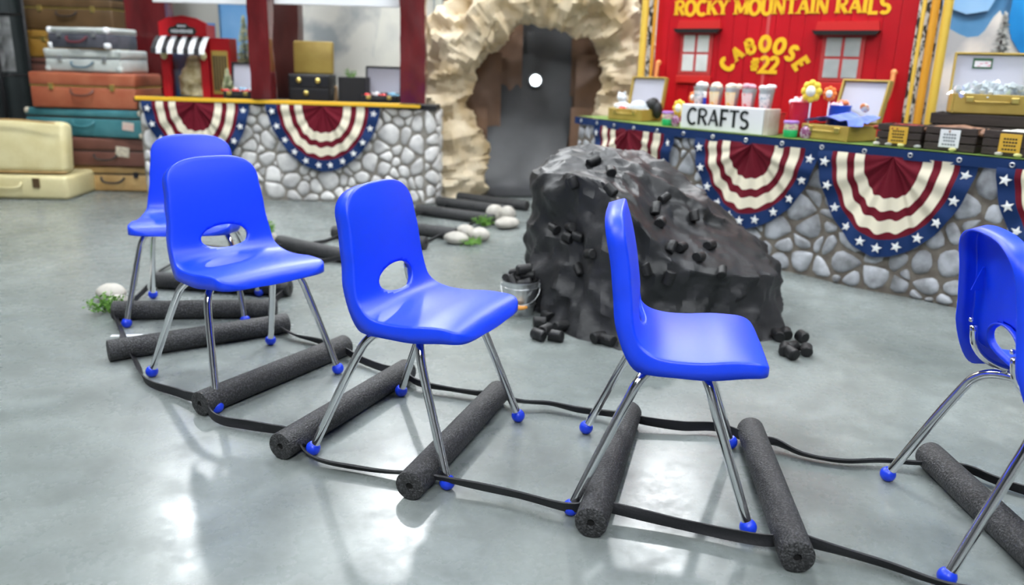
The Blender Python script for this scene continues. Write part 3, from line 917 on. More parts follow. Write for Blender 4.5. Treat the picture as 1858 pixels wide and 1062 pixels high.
def bunting(label, s0, a, ztop, drop, pos, seed, group, nstars=12):
    """pleated fan flag centred at s0 along the front, half width a"""
    rnd = random.Random(seed)
    base = pos(s0, ztop, 0.02)
    t = thing('bunting_flag', label, 'bunting', base, 0, group)
    def P(R_, th, off=0.0):
        # th 0..1 across from left to right
        ang = pi + pi * th
        c, s = math.cos(ang), math.sin(ang)
        e = 2.0 / (2.75 - 1.0 * R_)
        x = a * R_ * math.copysign(abs(c) ** e, c)
        z = -drop * (R_ ** 0.88) * abs(s) ** e
        wob = math.sin(th * 2 * pi * 9 + 0.8 * math.sin(th * 9 + seed))
        pl = 0.006 * wob * (0.35 + R_) + 0.010 * math.sin(th * 2 * pi * 2.5 + seed)
        fold = math.sin(x / a * 26 + 0.5 * math.sin(x / a * 7 + seed))
        pl += 0.010 * fold * max(0, 1 - R_ * 1.6)
        if 0.3 < R_ < 0.78: z *= 1 + 0.020 * wob
        pl *= 1 - 0.75 * max(0, 1 - (-z) / 0.05)
        return Vector(pos(s0 + x, ztop + z, 0.042 + pl + off)) - Vector(base)
    bands = [('inner_panel', 0.0, 0.36, M_burg), ('cream_stripe', 0.36, 0.49, M_cream), ('red_stripe', 0.49, 0.59, M_burg), ('cream_stripe', 0.59, 0.73, M_cream), ('red_stripe', 0.73, 0.80, M_burg), ('star_border', 0.80, 1.0, M_navy)]
    for name, r0, r1, m in bands:
        b = MB()
        n = 96
        k = 5 if name == 'inner_panel' else 3
        b.grid(n + 1, k, lambda i, j: P(r0 + (r1 - r0) * j / (k - 1), i / n))
        b.grid(n + 1, k, lambda i, j: P(r0 + (r1 - r0) * j / (k - 1), i / n, -0.002))
        b.obj(name, m, t, smooth=True)
    for k in range(nstars):
        th = (k + 0.5) / nstars
        # even spacing along the border
        Rm = 0.895
        c = P(Rm, th, 0.004)
        ux = (P(Rm, min(1, th + 0.01)) - P(Rm, max(0, th - 0.01))).normalized()
        un = (P(Rm + 0.04, th) - P(Rm - 0.04, th)).normalized()
        nn = ux.cross(un).normalized()
        un = nn.cross(ux)
        wz = Vector((0, 0, 1)); wx = Vector(pos(s0 + 0.01, 0, 0)) - Vector(pos(s0 - 0.01, 0, 0)); wx.normalize()
        b = MB()
        pl = star_poly(0, 0, 0.027, rnd.uniform(-.3, .3))
        if nn.dot(wx.cross(wz)) < 0: nn = -nn
        vs = [c + wx * p[0] + wz * p[1] + nn * 0.001 for p in pl] + [c + nn * 0.004]
        b.add(vs, [(i, (i + 1) % 10, 10) for i in range(10)])
        b.obj('star', M_star, t)
    return t

# --- left counter
LY, LX0, LX1, LZ = 5.90, -2.74, -0.675, 0.715
lc = thing('counter', 'left counter with a pale grey stone front under maroon posts', 'counter', (LX0, LY, 0))
def posL(s, z, out):
    return Vector((s, -out, z))
stone_front(lc, LX1 - LX0, LZ - 0.02, 165, 11, posL, M_stone, M_mortar, bulge=0.014, gap=0.006)
# rounded return at the right end
def posLR(s, z, out):
    W = LX1 - LX0
    a = s / 0.16 * (pi / 2)
    r = 0.10 + out
    return Vector((W + r * math.sin(a) * 1.0, 0.10 - r * math.cos(a), z)) if s < 0.157 else Vector((W + 0.10 + out, 0.10 + (s - 0.157), z))
ret = MB()
stone_front(lc, 0.34, LZ - 0.02, 26, 12, posLR, M_stone, M_mortar, bulge=0.014, gap=0.006)
MB().box(((LX1 - LX0) / 2 + 0.03, 0.235, LZ - 0.01), (LX1 - LX0 + 0.12, 0.49, 0.03)).obj('counter_top', M_black, lc)
MB().rbox(((LX1 - LX0) / 2 - 0.01, -0.045, LZ + 0.002), (LX1 - LX0 - 0.02, 0.03, 0.028), 0.004).obj('yellow_edge_trim', M_yellow, lc)
def posLw(s, z, out):
    return Vector((s, LY - out - 0.015, z))
bunting('bunting flag on the left counter nearest the suitcases', -2.31, 0.385, 0.70, 0.50, posLw, 1, 'bunting flags on the left counter')
bunting('bunting flag on the left counter nearest the tunnel', -1.395, 0.41, 0.70, 0.47, posLw, 2, 'bunting flags on the left counter')

# --- right counter, curving towards the camera
RPTS = crom([(0.44, 5.70, 0), (0.75, 5.06, 0), (1.04, 4.62, 0), (1.34, 4.26, 0), (1.60, 3.99, 0), (1.87, 3.71, 0), (2.12, 3.43, 0), (2.40, 3.08, 0), (2.66, 2.70, 0)], 200)
RLEN = sum((RPTS[i + 1] - RPTS[i]).length for i in range(199))
RZ = 0.69
def rframe(s):
    f = max(0, min(198.999, s / RLEN * 199))
    i = int(f)
    p = RPTS[i].lerp(RPTS[i + 1], f - i)
    a, b = RPTS[max(i - 4, 0)], RPTS[min(i + 5, 199)]
    t = (b - a).normalized()
    return p, t, Vector((t.y, -t.x, 0))          # outward normal (towards the camera side)
def posR0(s, z, out):
    p, t, n = rframe(s)
    # the printed cover flares at the foot
    fl_ = 0.035 * max(0, 1 - z / 0.5) + 0.018 * math.sin(s * 9) * max(0, 1 - z / 0.55)
    return Vector((p.x, p.y, z)) + n * (out + fl_)
def sx(x):
    """length along the counter front at world x"""
    acc = 0
    for i in range(199):
        if RPTS[i + 1].x >= x:
            return acc
        acc += (RPTS[i + 1] - RPTS[i]).length
    return acc
rc_ = thing('counter', 'right curved counter with a blue-grey stone front before the red caboose', 'counter', (0, 0, 0))
stone_front(rc_, RLEN, RZ - 0.02, 285, 21, posR0, M_stone_blue, M_mortar_r, gap=0.007, bulge=0.016, nseg=90)
top = MB()
def topfn(i, j):
    p, t, n = rframe(RLEN * i / 60)
    dp = lerp_table([(0, 0.30), (0.30, 0.56), (1, 0.62)], i / 60)
    return Vector((p.x, p.y, RZ)) - n * (dp * j / 4 - 0.02)
top.grid(61, 5, topfn)
k0 = len(top.v)
top.grid(61, 5, lambda i, j: topfn(i, j) - Vector((0, 0, 0.02)))
top.obj('table_cover', M_green_edge, rc_)
hd = MB()
hd.grid(121, 2, lambda i, j: posR0(RLEN * i / 120, RZ - 0.004 - 0.046 * j, 0.040 + 0.004 * math.sin(i * 0.9)))
hd.grid(121, 2, lambda i, j: posR0(RLEN * i / 120, RZ - 0.004 - 0.046 * j, 0.036 + 0.004 * math.sin(i * 0.9)))
hd.obj('blue_header_strip', M_navy, rc_, smooth=True)
for k in range(18):
    sg_ = 0.10 + (RLEN - 0.15) * k / 17
    p, t, n = rframe(sg_)
    q = posR0(sg_, RZ - 0.026, 0.047)
    rg = MB()
    rg.grid(16, 9, lambda i, j: q + (t * math.cos(2 * pi * i / 16) + Vector((0, 0, 1)) * math.sin(2 * pi * i / 16)) * (0.009 + 0.0028 * math.cos(2 * pi * j / 8)) + n * 0.0028 * math.sin(2 * pi * j / 8), close_u=True)
    rg.obj('grommet', M_galv, rc_, smooth=True)
RB = [(0.735, 0.415, 'bunting flag on the right counter beside the tunnel, mostly behind the coal heap'), (1.285, 0.375, 'bunting flag on the right counter directly behind the coal heap slope'), (1.80, 0.365, 'bunting flag on the right counter under the dark crates'), (2.33, 0.37, 'bunting flag cut by the right edge of the photo')]
for i, (x, a, lab) in enumerate(RB):
    bunting(lab, sx(x), a, RZ - 0.040, 0.455 + 0.02 * (i == 2), posR0, 5 + i, 'bunting flags on the right counter', 11)

# ------------------------------------------------------------------ maroon posts and signs of the left stall
def post(name, x, y, w, d, z0, z1, label, seed, m=M_maroon):
    b = MB()
    nz = 40
    per = []
    for (ax, ay, bx, by) in ((-1, -1, 1, -1), (1, -1, 1, 1), (1, 1, -1, 1), (-1, 1, -1, -1)):
        for k in range(6):
            per.append((ax + (bx - ax) * k / 6, ay + (by - ay) * k / 6))
    def fn(i, j):
        px, py = per[i]
        z = z0 + (z1 - z0) * j / nz
        q = Vector((px * w / 2, py * d / 2, z))
        n = Vector((px, py, 0)).normalized()
        return q + n * (0.012 * ridged((q.x * 1.5 + seed, q.y * 1.5, z * 0.8), 5, 2))
    b.grid(len(per), nz + 1, fn, close_u=True)
    o = b.obj(name, m, smooth=40, loc=(x, y, 0))
    return tag(o, label, 'post', 'maroon wrapped posts of the left stall')
post('wrapped_post', -2.985, 6.76, 0.31, 0.14, 0.0, 2.2, 'broad dark maroon post at the left end beside the suitcases', 1)
post('wrapped_post', -1.825, 5.90, 0.135, 0.12, 0.735, 2.2, 'glossy maroon post in the middle of the left counter', 2)
post('wrapped_post', -1.83, 6.52, 0.24, 0.14, 0.0, 2.2, 'dull brown post right behind the middle maroon post', 3, mat('dull brown plastic wrap', (0.045, 0.012, 0.010), rough=0.3, noise_scale=6, color2=(0.08, 0.022, 0.018), bump=0.6, bump_scale=9, stretch=(1, 1, .35)))
post('wrapped_post', -0.745, 5.90, 0.165, 0.12, 0.735, 2.2, 'glossy maroon post at the tunnel end of the left counter', 4)
for x0, x1, z, lab in ((-2.60, -1.905, 1.375, 'white sign board hung between the left and middle posts'), (-1.745, -0.84, 1.385, 'white sign board hung between the middle and tunnel-end posts')):
    t = thing('sign_board', lab, 'sign', ((x0 + x1) / 2, 5.94, z), 0, 'white sign boards of the left stall')
    w = (x1 - x0) - 0.02
    MB().rbox((0, 0, 0.11), (w, 0.02, 0.22), 0.006).obj('board', M_white, t)
    MB().box((0, 0.03, 0.20), (w, 0.03, 0.03)).obj('hanging_rail', M_black, t)

# ------------------------------------------------------------------ painted mountain backdrop behind the left stall
def painted(name, polys_mats, y, label, cat):
    t = thing(name, label, cat, (0, y, 0))
    for k, (nm, poly, m, yo) in enumerate(polys_mats):
        MB().prism(poly, -yo, -yo + 0.012).obj(nm, m, t)
    return t
M_sky = mat('painted blue sky', (0.10, 0.30, 0.60), rough=0.6, noise_scale=2.2, color2=(0.20, 0.42, 0.70))
M_skylight = mat('painted light blue sky', (0.25, 0.50, 0.80), rough=0.6, noise_scale=3, color2=(0.35, 0.60, 0.86))
M_snow = mat('painted snow and rock', (0.34, 0.37, 0.38), rough=0.6, noise_scale=2.6, color2=(0.70, 0.69, 0.63), ramp=(0.38, 0.55))
M_snow2 = mat('painted pale snow', (0.60, 0.60, 0.56), rough=0.6, noise_scale=3.2, color2=(0.74, 0.73, 0.66), ramp=(0.3, 0.5))
M_drygrass = mat('painted dry grass', (0.42, 0.30, 0.14), rough=0.7, noise_scale=10, color2=(0.52, 0.42, 0.22))
painted('mountain_backdrop', [('sky_panel', [(-3.3, 0.0), (-0.75, 0.0), (-0.75, 2.4), (-3.3, 2.4)], M_sky, 0.0),
        ('grass_hill', [(-3.3, 0.0), (-1.9, 0.0), (-1.9, 0.98), (-2.4, 1.02), (-3.3, 0.95)], M_drygrass, 0.02),
        ('grey_cliff', [(-1.95, 0.0), (-0.75, 0.0), (-0.75, 2.4), (-1.92, 2.4), (-2.0, 1.5)], M_snow, 0.04),
        ('pale_cliff', [(-1.30, 0.0), (-0.75, 0.0), (-0.75, 2.4), (-1.10, 2.4), (-1.20, 1.45), (-1.27, 1.1)], M_snow2, 0.06),
        ('grey_panel_edge', [(-3.3, 0.0), (-2.62, 0.0), (-2.62, 2.4), (-3.3, 2.4)], mat('painted grey board', (0.42, 0.42, 0.38), rough=0.6), 0.06)], 7.35, 'painted mountain and blue sky backdrop behind the left stall', 'backdrop')

# ------------------------------------------------------------------ paper rock arch and tunnel
def arch():
    path = crom([(-0.47, 6.44, 0.0), (-0.49, 6.44, 0.25), (-0.53, 6.44, 0.50), (-0.59, 6.44, 0.78), (-0.53, 6.40, 1.06), (-0.36, 6.40, 1.30), (-0.10, 6.40, 1.49), (0.22, 6.40, 1.55), (0.53, 6.40, 1.50), (0.76, 6.42, 1.30), (0.88, 6.45, 1.02), (0.87, 6.50, 0.70), (0.85, 6.5, 0.35), (0.85, 6.5, 0.0)], 190)
    n = 44
    b = MB()
    ctr = Vector((0.15, 6.4, 0.6))
    def fn(i, j):
        p = path[i]
        t = (path[min(i + 1, 189)] - path[max(i - 1, 0)]).normalized()
        o = (p - ctr); o.y = 0; o = (o - t * o.dot(t)).normalized()
        y = Vector((0, 1, 0))
        a = 2 * pi * j / n
        r0 = 0.165 + 0.03 * math.sin(i * 0.13)
        d = o * math.cos(a) * r0 + y * math.sin(a) * r0 * 1.15
        q = p + d
        dd = d.normalized()
        k = 0.085 * ridged((q.x, q.y, q.z), 3.4, 1) + 0.055 * ridged((q.x + 9, q.y, q.z), 7.5, 1) + 0.026 * ridged((q.x, q.y + 5, q.z), 17, 1)
        q = q + dd * (k - 0.04)
        q.z = max(0.0, q.z)
        return q
    b.grid(190, n + 1, lambda i, j: fn(i, j % n))
    o = b.obj('rock_arch', M_kraft, smooth=26, weld=True)
    tag(o, 'crumpled tan paper rock arch around the dark tunnel mouth', 'arch')
arch()
tn = thing('tunnel_backdrop', 'stepped black and brown paper tunnel inside the rock arch', 'backdrop', (0, 0, 0))
# brown paper flats, stepped back
def crumple_panel(name, poly_rect, y, amp, seed, m):
    x0, x1, z0, z1 = poly_rect
    b = MB()
    nx, nz = 26, 40
    b.grid(nx, nz, lambda i, j: Vector((x0 + (x1 - x0) * i / (nx - 1), y - amp * ridged((x0 + (x1 - x0) * i / (nx - 1) + seed, y, (z0 + (z1 - z0) * j / (nz - 1))), 2.6, 2), z0 + (z1 - z0) * j / (nz - 1))))
    b.grid(nx, nz, lambda i, j: Vector((x0 + (x1 - x0) * i / (nx - 1), y + 0.03, z0 + (z1 - z0) * j / (nz - 1))))
    b.obj(name, m, tn, smooth=40)
crumple_panel('brown_paper_sheet', (-0.62, 0.03, 0.0, 1.75), 6.98, 0.07, 1, M_brownpaper)
crumple_panel('brown_paper_sheet', (0.44, 1.05, 0.0, 1.75), 6.96, 0.07, 4, M_brownpaper)
crumple_panel('brown_paper_sheet', (-0.62, -0.14, 0.0, 1.12), 6.84, 0.05, 7, M_brownpaper)
crumple_panel('brown_paper_sheet', (0.475, 1.05, 0.0, 1.12), 6.82, 0.05, 9, M_brownpaper)
crumple_panel('brown_paper_sheet', (-0.62, -0.245, 0.0, 0.67), 6.70, 0.05, 12, M_brownpaper)
crumple_panel('brown_paper_sheet', (0.44, 1.0, 0.0, 0.70), 6.70, 0.04, 15, M_brownpaper)
MB().box((0.2, 7.06, 0.95), (1.7, 0.03, 1.9)).obj('black_back_sheet', M_blacksheet, tn)
# the black sheet comes forward onto the floor like a ramp
b = MB()
prof = [(7.02, 1.30), (6.96, 0.9), (6.80, 0.5), (6.66, 0.22), (6.54, 0.07), (6.36, 0.012)]
prof = crom([(0, p[0], p[1]) for p in prof], 30)
def rampfn(i, j, o):
    q = prof[i]
    w0 = lerp_table([(0.0, -0.335), (0.5, -0.30), (0.66, -0.17), (1.3, -0.15)], q.z)
    w1 = lerp_table([(0.0, 0.25), (0.2, 0.40), (0.66, 0.46), (1.3, 0.46)], q.z)
    return Vector((w0 + (w1 - w0) * j / 14, q.y + 0.008 * math.sin(j * 0.7 + i * 0.2) + o * 0.006, q.z + o * -0.008))
b.grid(30, 15, lambda i, j: rampfn(i, j, 0))
b.grid(30, 15, lambda i, j: rampfn(i, j, 1))
b.obj('black_floor_sheet', M_blacksheet, tn, smooth=True)
hl = thing('head_lamp', 'small bright round lamp shining in the black tunnel', 'lamp', (0.145, 6.90, 0.905))
b = MB().lathe([(0.044, 0.0), (0.054, 0.0), (0.058, 0.01), (0.056, 0.05), (0.030, 0.08), (0.001, 0.085)], n=28)
b.v = [(v[0], v[2] - 0.03, v[1]) for v in b.v]
b.obj('housing', M_galv, hl, smooth=40, fix=True)
b = MB().lathe([(0.001, 0.012), (0.03, 0.008), (0.045, 0.0)], n=28)
b.v = [(v[0], -v[2] - 0.03, v[1]) for v in b.v]
b.obj('lens', mat('lamp lens', (0.9, 0.95, 1.0), rough=0.2, emit=(0.85, 0.95, 1.0), estr=12), hl, smooth=True, fix=True)

# ------------------------------------------------------------------ lettering (own stroke alphabet)
def arc(cx, cy, rx, ry, a0, a1, n=14):
    return [(cx + rx * math.cos(R(a0 + (a1 - a0) * i / n)), cy + ry * math.sin(R(a0 + (a1 - a0) * i / n))) for i in range(n + 1)]
# glyph: width, strokes [(points, weight)], serif feet [(x, y)]
GL = {
 'R': (0.78, [([(.14, 0), (.14, 1)], 1), ([(.14, 1), (.40, 1)] + arc(.40, .76, .24, .24, 90, -90) + [(.14, .52)], .8), ([(.36, .52), (.70, 0)], 1)], [(.14, 0), (.14, 1), (.70, 0)]),
 'O': (0.86, [(arc(.43, .5, .34, .5, 90, 450, 28), 1)], []),
 'C': (0.80, [(arc(.44, .5, .34, .5, 48, 312, 22), 1)], []),
 'K': (0.80, [([(.14, 0), (.14, 1)], 1), ([(.68, 1), (.16, .45)], .6), ([(.30, .60), (.70, 0)], 1)], [(.14, 0), (.14, 1), (.68, 1), (.70, 0)]),
 'Y': (0.76, [([(.08, 1), (.38, .48), (.38, 0)], 1), ([(.68, 1), (.38, .48)], .6)], [(.08, 1), (.68, 1), (.38, 0)]),
 'M': (1.02, [([(.13, 0), (.13, 1)], .7), ([(.15, 1), (.51, .12)], 1), ([(.51, .12), (.87, 1)], .6), ([(.89, 1), (.89, 0)], 1)], [(.13, 0), (.13, 1), (.89, 1), (.89, 0)]),
 'U': (0.82, [([(.14, 1), (.14, .35)] + arc(.41, .33, .27, .33, 180, 360, 14) + [(.68, 1)], 1)], [(.14, 1), (.68, 1)]),
 'N': (0.86, [([(.14, 0), (.14, 1)], .7), ([(.15, 1), (.71, 0)], 1), ([(.72, 0), (.72, 1)], .7)], [(.14, 0), (.14, 1), (.72, 1)]),
 'T': (0.74, [([(.37, 0), (.37, 1)], 1), ([(.05, 1), (.69, 1)], .7)], [(.37, 0)]),
 'A': (0.84, [([(.10, 0), (.42, 1)], .6), ([(.42, 1), (.74, 0)], 1), ([(.22, .34), (.62, .34)], .6)], [(.10, 0), (.74, 0)]),
 'I': (0.36, [([(.18, 0), (.18, 1)], 1)], [(.18, 0), (.18, 1)]),
 'L': (0.68, [([(.14, 1), (.14, 0), (.62, 0)], .9)], [(.14, 1)]),
 'S': (0.68, [(arc(.34, .75, .23, .25, 35, 270, 14)[:-1] + arc(.34, .25, .25, .25, 90, -145, 14), .95)], []),
 'B': (0.78, [([(.14, 0), (.14, 1)], 1), ([(.14, 1), (.40, 1)] + arc(.40, .77, .22, .23, 90, -90) + [(.14, .54)], .8), ([(.14, .54), (.42, .54)] + arc(.42, .27, .26, .27, 90, -90) + [(.14, 0)], .8)], [(.14, 0), (.14, 1)]),
 'E': (0.70, [([(.62, 1), (.14, 1), (.14, 0), (.64, 0)], .9), ([(.14, .52), (.52, .52)], .7)], []),
 'F': (0.66, [([(.60, 1), (.14, 1), (.14, 0)], 1), ([(.14, .50), (.50, .50)], 1)], [(.14, 0)]),
 '#': (0.70, [([(.22, .05), (.30, .95)], .7), ([(.44, .05), (.52, .95)], .7), ([(.08, .66), (.66, .66)], .6), ([(.06, .36), (.64, .36)], .6)], []),
 '2': (0.68, [(arc(.34, .72, .24, .28, 165, -35, 14) + [(.10, 0), (.60, 0)], .9)], []),
}
def glyph(ch, h, weight, serif, depth, slant=0.0):
    w, strokes, feet = GL[ch]
    b = MB()
    def X(p): return ((p[0] + slant * p[1]) * h, p[1] * h)
    for pts, wt in strokes:
        hw = weight * wt * h / 2
        Q = [Vector(X(p)) for p in pts]
        closed = (Q[0] - Q[-1]).length < 1e-6
        L, Rr = [], []
        n = len(Q)
        for i in range(n):
            if closed:
                d0 = Q[i] - Q[i - 1 if i > 0 else n - 2]
                d1 = Q[(i + 1) if i < n - 1 else 1] - Q[i]
            else:
                d0 = Q[i] - Q[max(i - 1, 0)]
                d1 = Q[min(i + 1, n - 1)] - Q[i]
            if d0.length < 1e-9: d0 = d1
            if d1.length < 1e-9: d1 = d0
            d0 = d0.normalized(); d1 = d1.normalized()
            n0 = Vector((-d0.y, d0.x)); n1 = Vector((-d1.y, d1.x))
            m = (n0 + n1)
            m = m.normalized() if m.length > 1e-6 else n0
            k = hw / max(0.45, m.dot(n0))
            L.append(Q[i] + m * k); Rr.append(Q[i] - m * k)
        vs = [(p.x, -depth, p.y) for p in L] + [(p.x, -depth, p.y) for p in Rr] + [(p.x, 0, p.y) for p in L] + [(p.x, 0, p.y) for p in Rr]
        fs = []
        for i in range(n - 1):
            fs += [(i, i + 1, n + i + 1, n + i), (2 * n + i, 3 * n + i, 3 * n + i + 1, 2 * n + i + 1), (i, 2 * n + i, 2 * n + i + 1, i + 1), (n + i, n + i + 1, 3 * n + i + 1, 3 * n + i)]
        fs += [(0, n, 3 * n, 2 * n), (n - 1, 3 * n - 1, 4 * n - 1, 2 * n - 1)]
        b.add(vs, fs)
    if serif:
        for (x, y) in feet:
            q = X((x, y))
            b.box((q[0], -depth / 2, q[1] + (0.045 * h if y == 0 else -0.045 * h)), (0.36 * h, depth, 0.09 * h))
    return b, w * h

def write(parent, text, x0, x1, z, h, y, m, weight=0.2, serif=True, depth=0.004, slant=0.0, name='letter'):
    """text between x0 and x1 of the parent's local x, standing on z"""
    tot = sum(GL[c][0] if c != ' ' else 0.42 for c in text)
    k = (x1 - x0) / (tot * h)
    x = x0
    for c in text:
        if c == ' ':
            x += 0.42 * h * k
            continue
        b, w = glyph(c, h, weight, serif, depth, slant)
        b.v = [(v[0] * k, v[1], v[2]) for v in b.v]
        b.obj(name, m, parent, loc=(x, y, z))
        x += w * k

# ------------------------------------------------------------------ red caboose wall
CA, CB = Vector((0.93, 5.70, 0)), Vector((2.265, 4.814, 0))
crz = math.atan2(CB.y - CA.y, CB.x - CA.x)
CW = (CB - CA).length
cb = thing('caboose_wall', 'tall red caboose wall flat with yellow lettering and two windows', 'backdrop', (CA.x, CA.y, 0), crz)
nb = 18
for k in range(nb):
    w = CW / nb
    MB().rbox((w * (k + 0.5), 0.012, 0.95), (w - 0.0015, 0.024, 1.9), 0.0015, seg=1).obj('board', M_red, cb)
def cx(px): return (Vector((px[0], px[1], 0)) - CA).length
write(cb, 'ROCKY MOUNTAIN RAILS', 0.122, 1.455, 1.368, 0.088, -0.001, M_letter, weight=0.25)
# arched CABOOSE
word, R0 = 'CABOOSE', 0.245
cxm, cz0 = 0.755, 0.905
angs = [57, 39, 20, 1, -18, -36, -54]
for c, a in zip(word, angs):
    g, w = glyph(c, 0.082, 0.34, True, 0.004)
    E = Matrix.Rotation(R(a), 3, 'Y').inverted()
    g.v = [tuple(E @ Vector((v[0] - w / 2, v[1], v[2]))) for v in g.v]
    g.obj('letter', M_letter, cb, loc=(cxm - R0 * math.sin(R(a)) * 1.0, -0.001, cz0 + R0 * math.cos(R(a))))
write(cb, '#22', 0.665, 0.850, 1.020, 0.088, -0.001, M_letter, weight=0.3)
M_hood = mat('black window hood', (0.012, 0.010, 0.010), rough=0.4)
M_mull = mat('pinkish red mullion', (0.50, 0.05, 0.05), rough=0.4)
for (x0, x1, z0, z1, hx0, hx1, mg) in ((0.20, 0.393, 1.005, 1.250, 0.145, 0.465, M_glass_l), (1.115, 1.330, 0.988, 1.238, 1.04, 1.425, M_glass)):
    wd = MB().rbox(((x0 + x1) / 2, -0.006, (z0 + z1) / 2), (x1 - x0 + 0.03, 0.012, z1 - z0 + 0.03), 0.003).obj('window', M_mull, cb)
    for a in range(2):
        for c in range(2):
            ww, hh_ = (x1 - x0) / 2 - 0.006, (z1 - z0) / 2 - 0.005
            MB().rbox((x0 + (a + .5) * (x1 - x0) / 2, -0.013, z0 + (c + .5) * (z1 - z0) / 2), (ww - 0.012, 0.006, hh_ - 0.010), 0.002).obj('pane', mg, wd)
    MB().prism([(hx0, z1 + 0.03), (hx0 + 0.02, z1 + 0.005), (hx1 - 0.02, z1 + 0.005), (hx1, z1 + 0.03)], -0.06, -0.002).obj('window_hood', M_hood, cb)
    MB().prism([(hx0 + 0.01, z1 + 0.031), (hx1 - 0.01, z1 + 0.031), (hx1 - 0.02, z1 + 0.085), (hx0 + 0.02, z1 + 0.085)], -0.02, -0.002).obj('window_lintel', M_redtrim, cb)
    MB().rbox(((x0 + x1) / 2, -0.012, z0 - 0.045), (x1 - x0 + 0.05, 0.02, 0.05), 0.004).obj('window_sill', M_redtrim, cb)
MB().box((0.757, -0.0015, 0.95), (0.018, 0.003, 1.9)).obj('clear_tape', mat('pale tape', (0.60, 0.09, 0.09), rough=0.3), cb)
# grab rails
M_rail = mat('orange grab rail', (0.78, 0.30, 0.10), rough=0.35)
for pts, lab in (([(0.05, -0.05, 1.06), (0.050, -0.06, 1.0), (0.048, -0.065, 0.90), (0.065, -0.065, 0.80), (0.115, -0.06, 0.70), (0.15, -0.03, 0.665)], 'a'), ([(1.53, -0.05, 1.035), (1.53, -0.06, 0.97), (1.515, -0.065, 0.88), (1.47, -0.065, 0.80), (1.41, -0.06, 0.745), (1.34, -0.04, 0.70)], 'b')):
    MB().tube(crom(pts, 30), 0.014, 12).obj('grab_rail', M_rail, cb, smooth=60)
    MB().ball((pts[0][0], -0.04, pts[0][2]), 0.02, 12, 8).obj('rail_knob', M_rail, cb, smooth=True)
# poles beside the caboose
def pole(x, y, r, m, label, z1=2.3):
    o = MB().tube([(x, y, 0.0), (x, y, z1)], r, 14).obj('pole', m, smooth=60)
    return tag(o, label, 'pole', 'poles flanking the caboose wall')
pole(0.845, 5.70, 0.024, M_pole, 'yellow pole at the left edge of the caboose wall')
pole(0.905, 5.66, 0.012, M_orange, 'thin orange pole close to the left edge of the caboose')
pole(2.372, 4.70, 0.026, M_pole, 'thick bright yellow pole farthest right of the caboose')
pole(2.312, 4.72, 0.022, M_orange, 'orange pole left of the thick yellow pole')
pole(2.262, 4.745, 0.011, M_pole, 'thin yellow pole touching the caboose right edge')
M_birch = mat('birch bark print', (0.03, 0.03, 0.028), rough=0.6, noise_scale=22, color2=(0.72, 0.71, 0.68), ramp=(0.47, 0.52), stretch=(2.2, 2.2, 1))
for (x, y, w, lab) in ((2.31, 4.80, 0.14, 'black and white birch print panel at the caboose right edge'), (0.885, 5.76, 0.09, 'narrow birch print panel at the caboose left edge')):
    o = MB().rbox((0, 0, 1.1), (w, 0.02, 2.2), 0.003).obj('birch_panel', M_birch, loc=(x, y, 0), rot=(0, 0, crz))
    tag(o, lab, 'panel')
# mountain flat on the right
rm = thing('mountain_flat', 'painted snowy mountain and blue sky flat right of the caboose', 'backdrop', (2.15, 5.75, 0), -0.50)
MB().prism([(0, 0), (2.6, 0), (2.6, 2.3), (0, 2.3)], 0.06, 0.08).obj('sky_panel', mat('painted deep blue sky', (0.06, 0.22, 0.42), rough=0.6, noise_scale=2.2, color2=(0.13, 0.34, 0.58)), rm)
MB().prism([(0.62, 1.47), (0.78, 1.41), (0.90, 1.43), (0.93, 1.50), (0.96, 2.3), (0.5, 2.3)], 0.03, 0.045).obj('cloud_panel', M_skylight, rm)
M_mtn = mat('painted mountain snow', (0.45, 0.47, 0.47), rough=0.6, noise_scale=2.5, color2=(0.80, 0.76, 0.68), ramp=(0.42, 0.58))
pk = [(0, 0), (2.6, 0), (2.6, 0.9), (1.30, 1.05), (1.12, 1.19), (1.05, 1.26), (1.0, 1.37), (0.964, 1.43), (0.934, 1.39), (0.90, 1.31), (0.87, 1.275), (0.81, 1.268), (0.76, 1.287), (0.70, 1.32), (0.67, 1.345), (0.62, 1.43), (0.60, 1.50), (0.52, 1.7), (0.3, 1.9), (0, 2.0)]
MB().prism(pk, 0.0, 0.015).obj('snow_mountain', M_mtn, rm)
bl_ = MB().prism([(1.05, 1.26), (1.10, 1.19), (1.16, 1.13), (1.5, 1.0), (2.6, 0.9), (2.6, 2.2), (1.05, 2.2), (1.02, 1.5), (1.02, 1.36)], -0.02, -0.004)
bl_.obj('bright_blue_drape', mat('bright blue plastic drape', (0.02, 0.30, 0.72), rough=0.25, noise_scale=3, color2=(0.01, 0.18, 0.50), bump=0.5, bump_scale=6), rm)
def fir(loc, h, r, label, seed, m):
    rnd = random.Random(seed)
    t = thing('fir_tree', label, 'tree', loc, 0, 'small frosted fir trees')
    MB().tube([(0, 0, 0), (0, 0, h * 0.95)], [0.012, 0.003], 8).obj('trunk', M_crate, t, smooth=True)
    b = MB()
    for k in range(420):
        f = rnd.random() ** 0.8
        z = h * (0.12 + 0.88 * f)
        a = rnd.random() * 2 * pi
        L = r * (1 - f) * (0.5 + 0.5 * rnd.random()) + 0.012
        d = Vector((math.cos(a), math.sin(a), -0.25 + 0.5 * rnd.random())) * L
        p = Vector((0, 0, z))
        s = Vector((-math.sin(a), math.cos(a), 0)) * 0.010
        b.add([p, p + d * 0.6 + s, p + d, p + d * 0.6 - s, p + d * 0.6 + Vector((0, 0, .008))], [(0, 1, 4), (1, 2, 4), (2, 3, 4), (3, 0, 4)])
    tag(b.obj('needles', m, t), kind='stuff')
    return t
M_frost = mat('frosted fir needles', (0.20, 0.26, 0.12), rough=0.7, noise_scale=25, color2=(0.62, 0.62, 0.40))
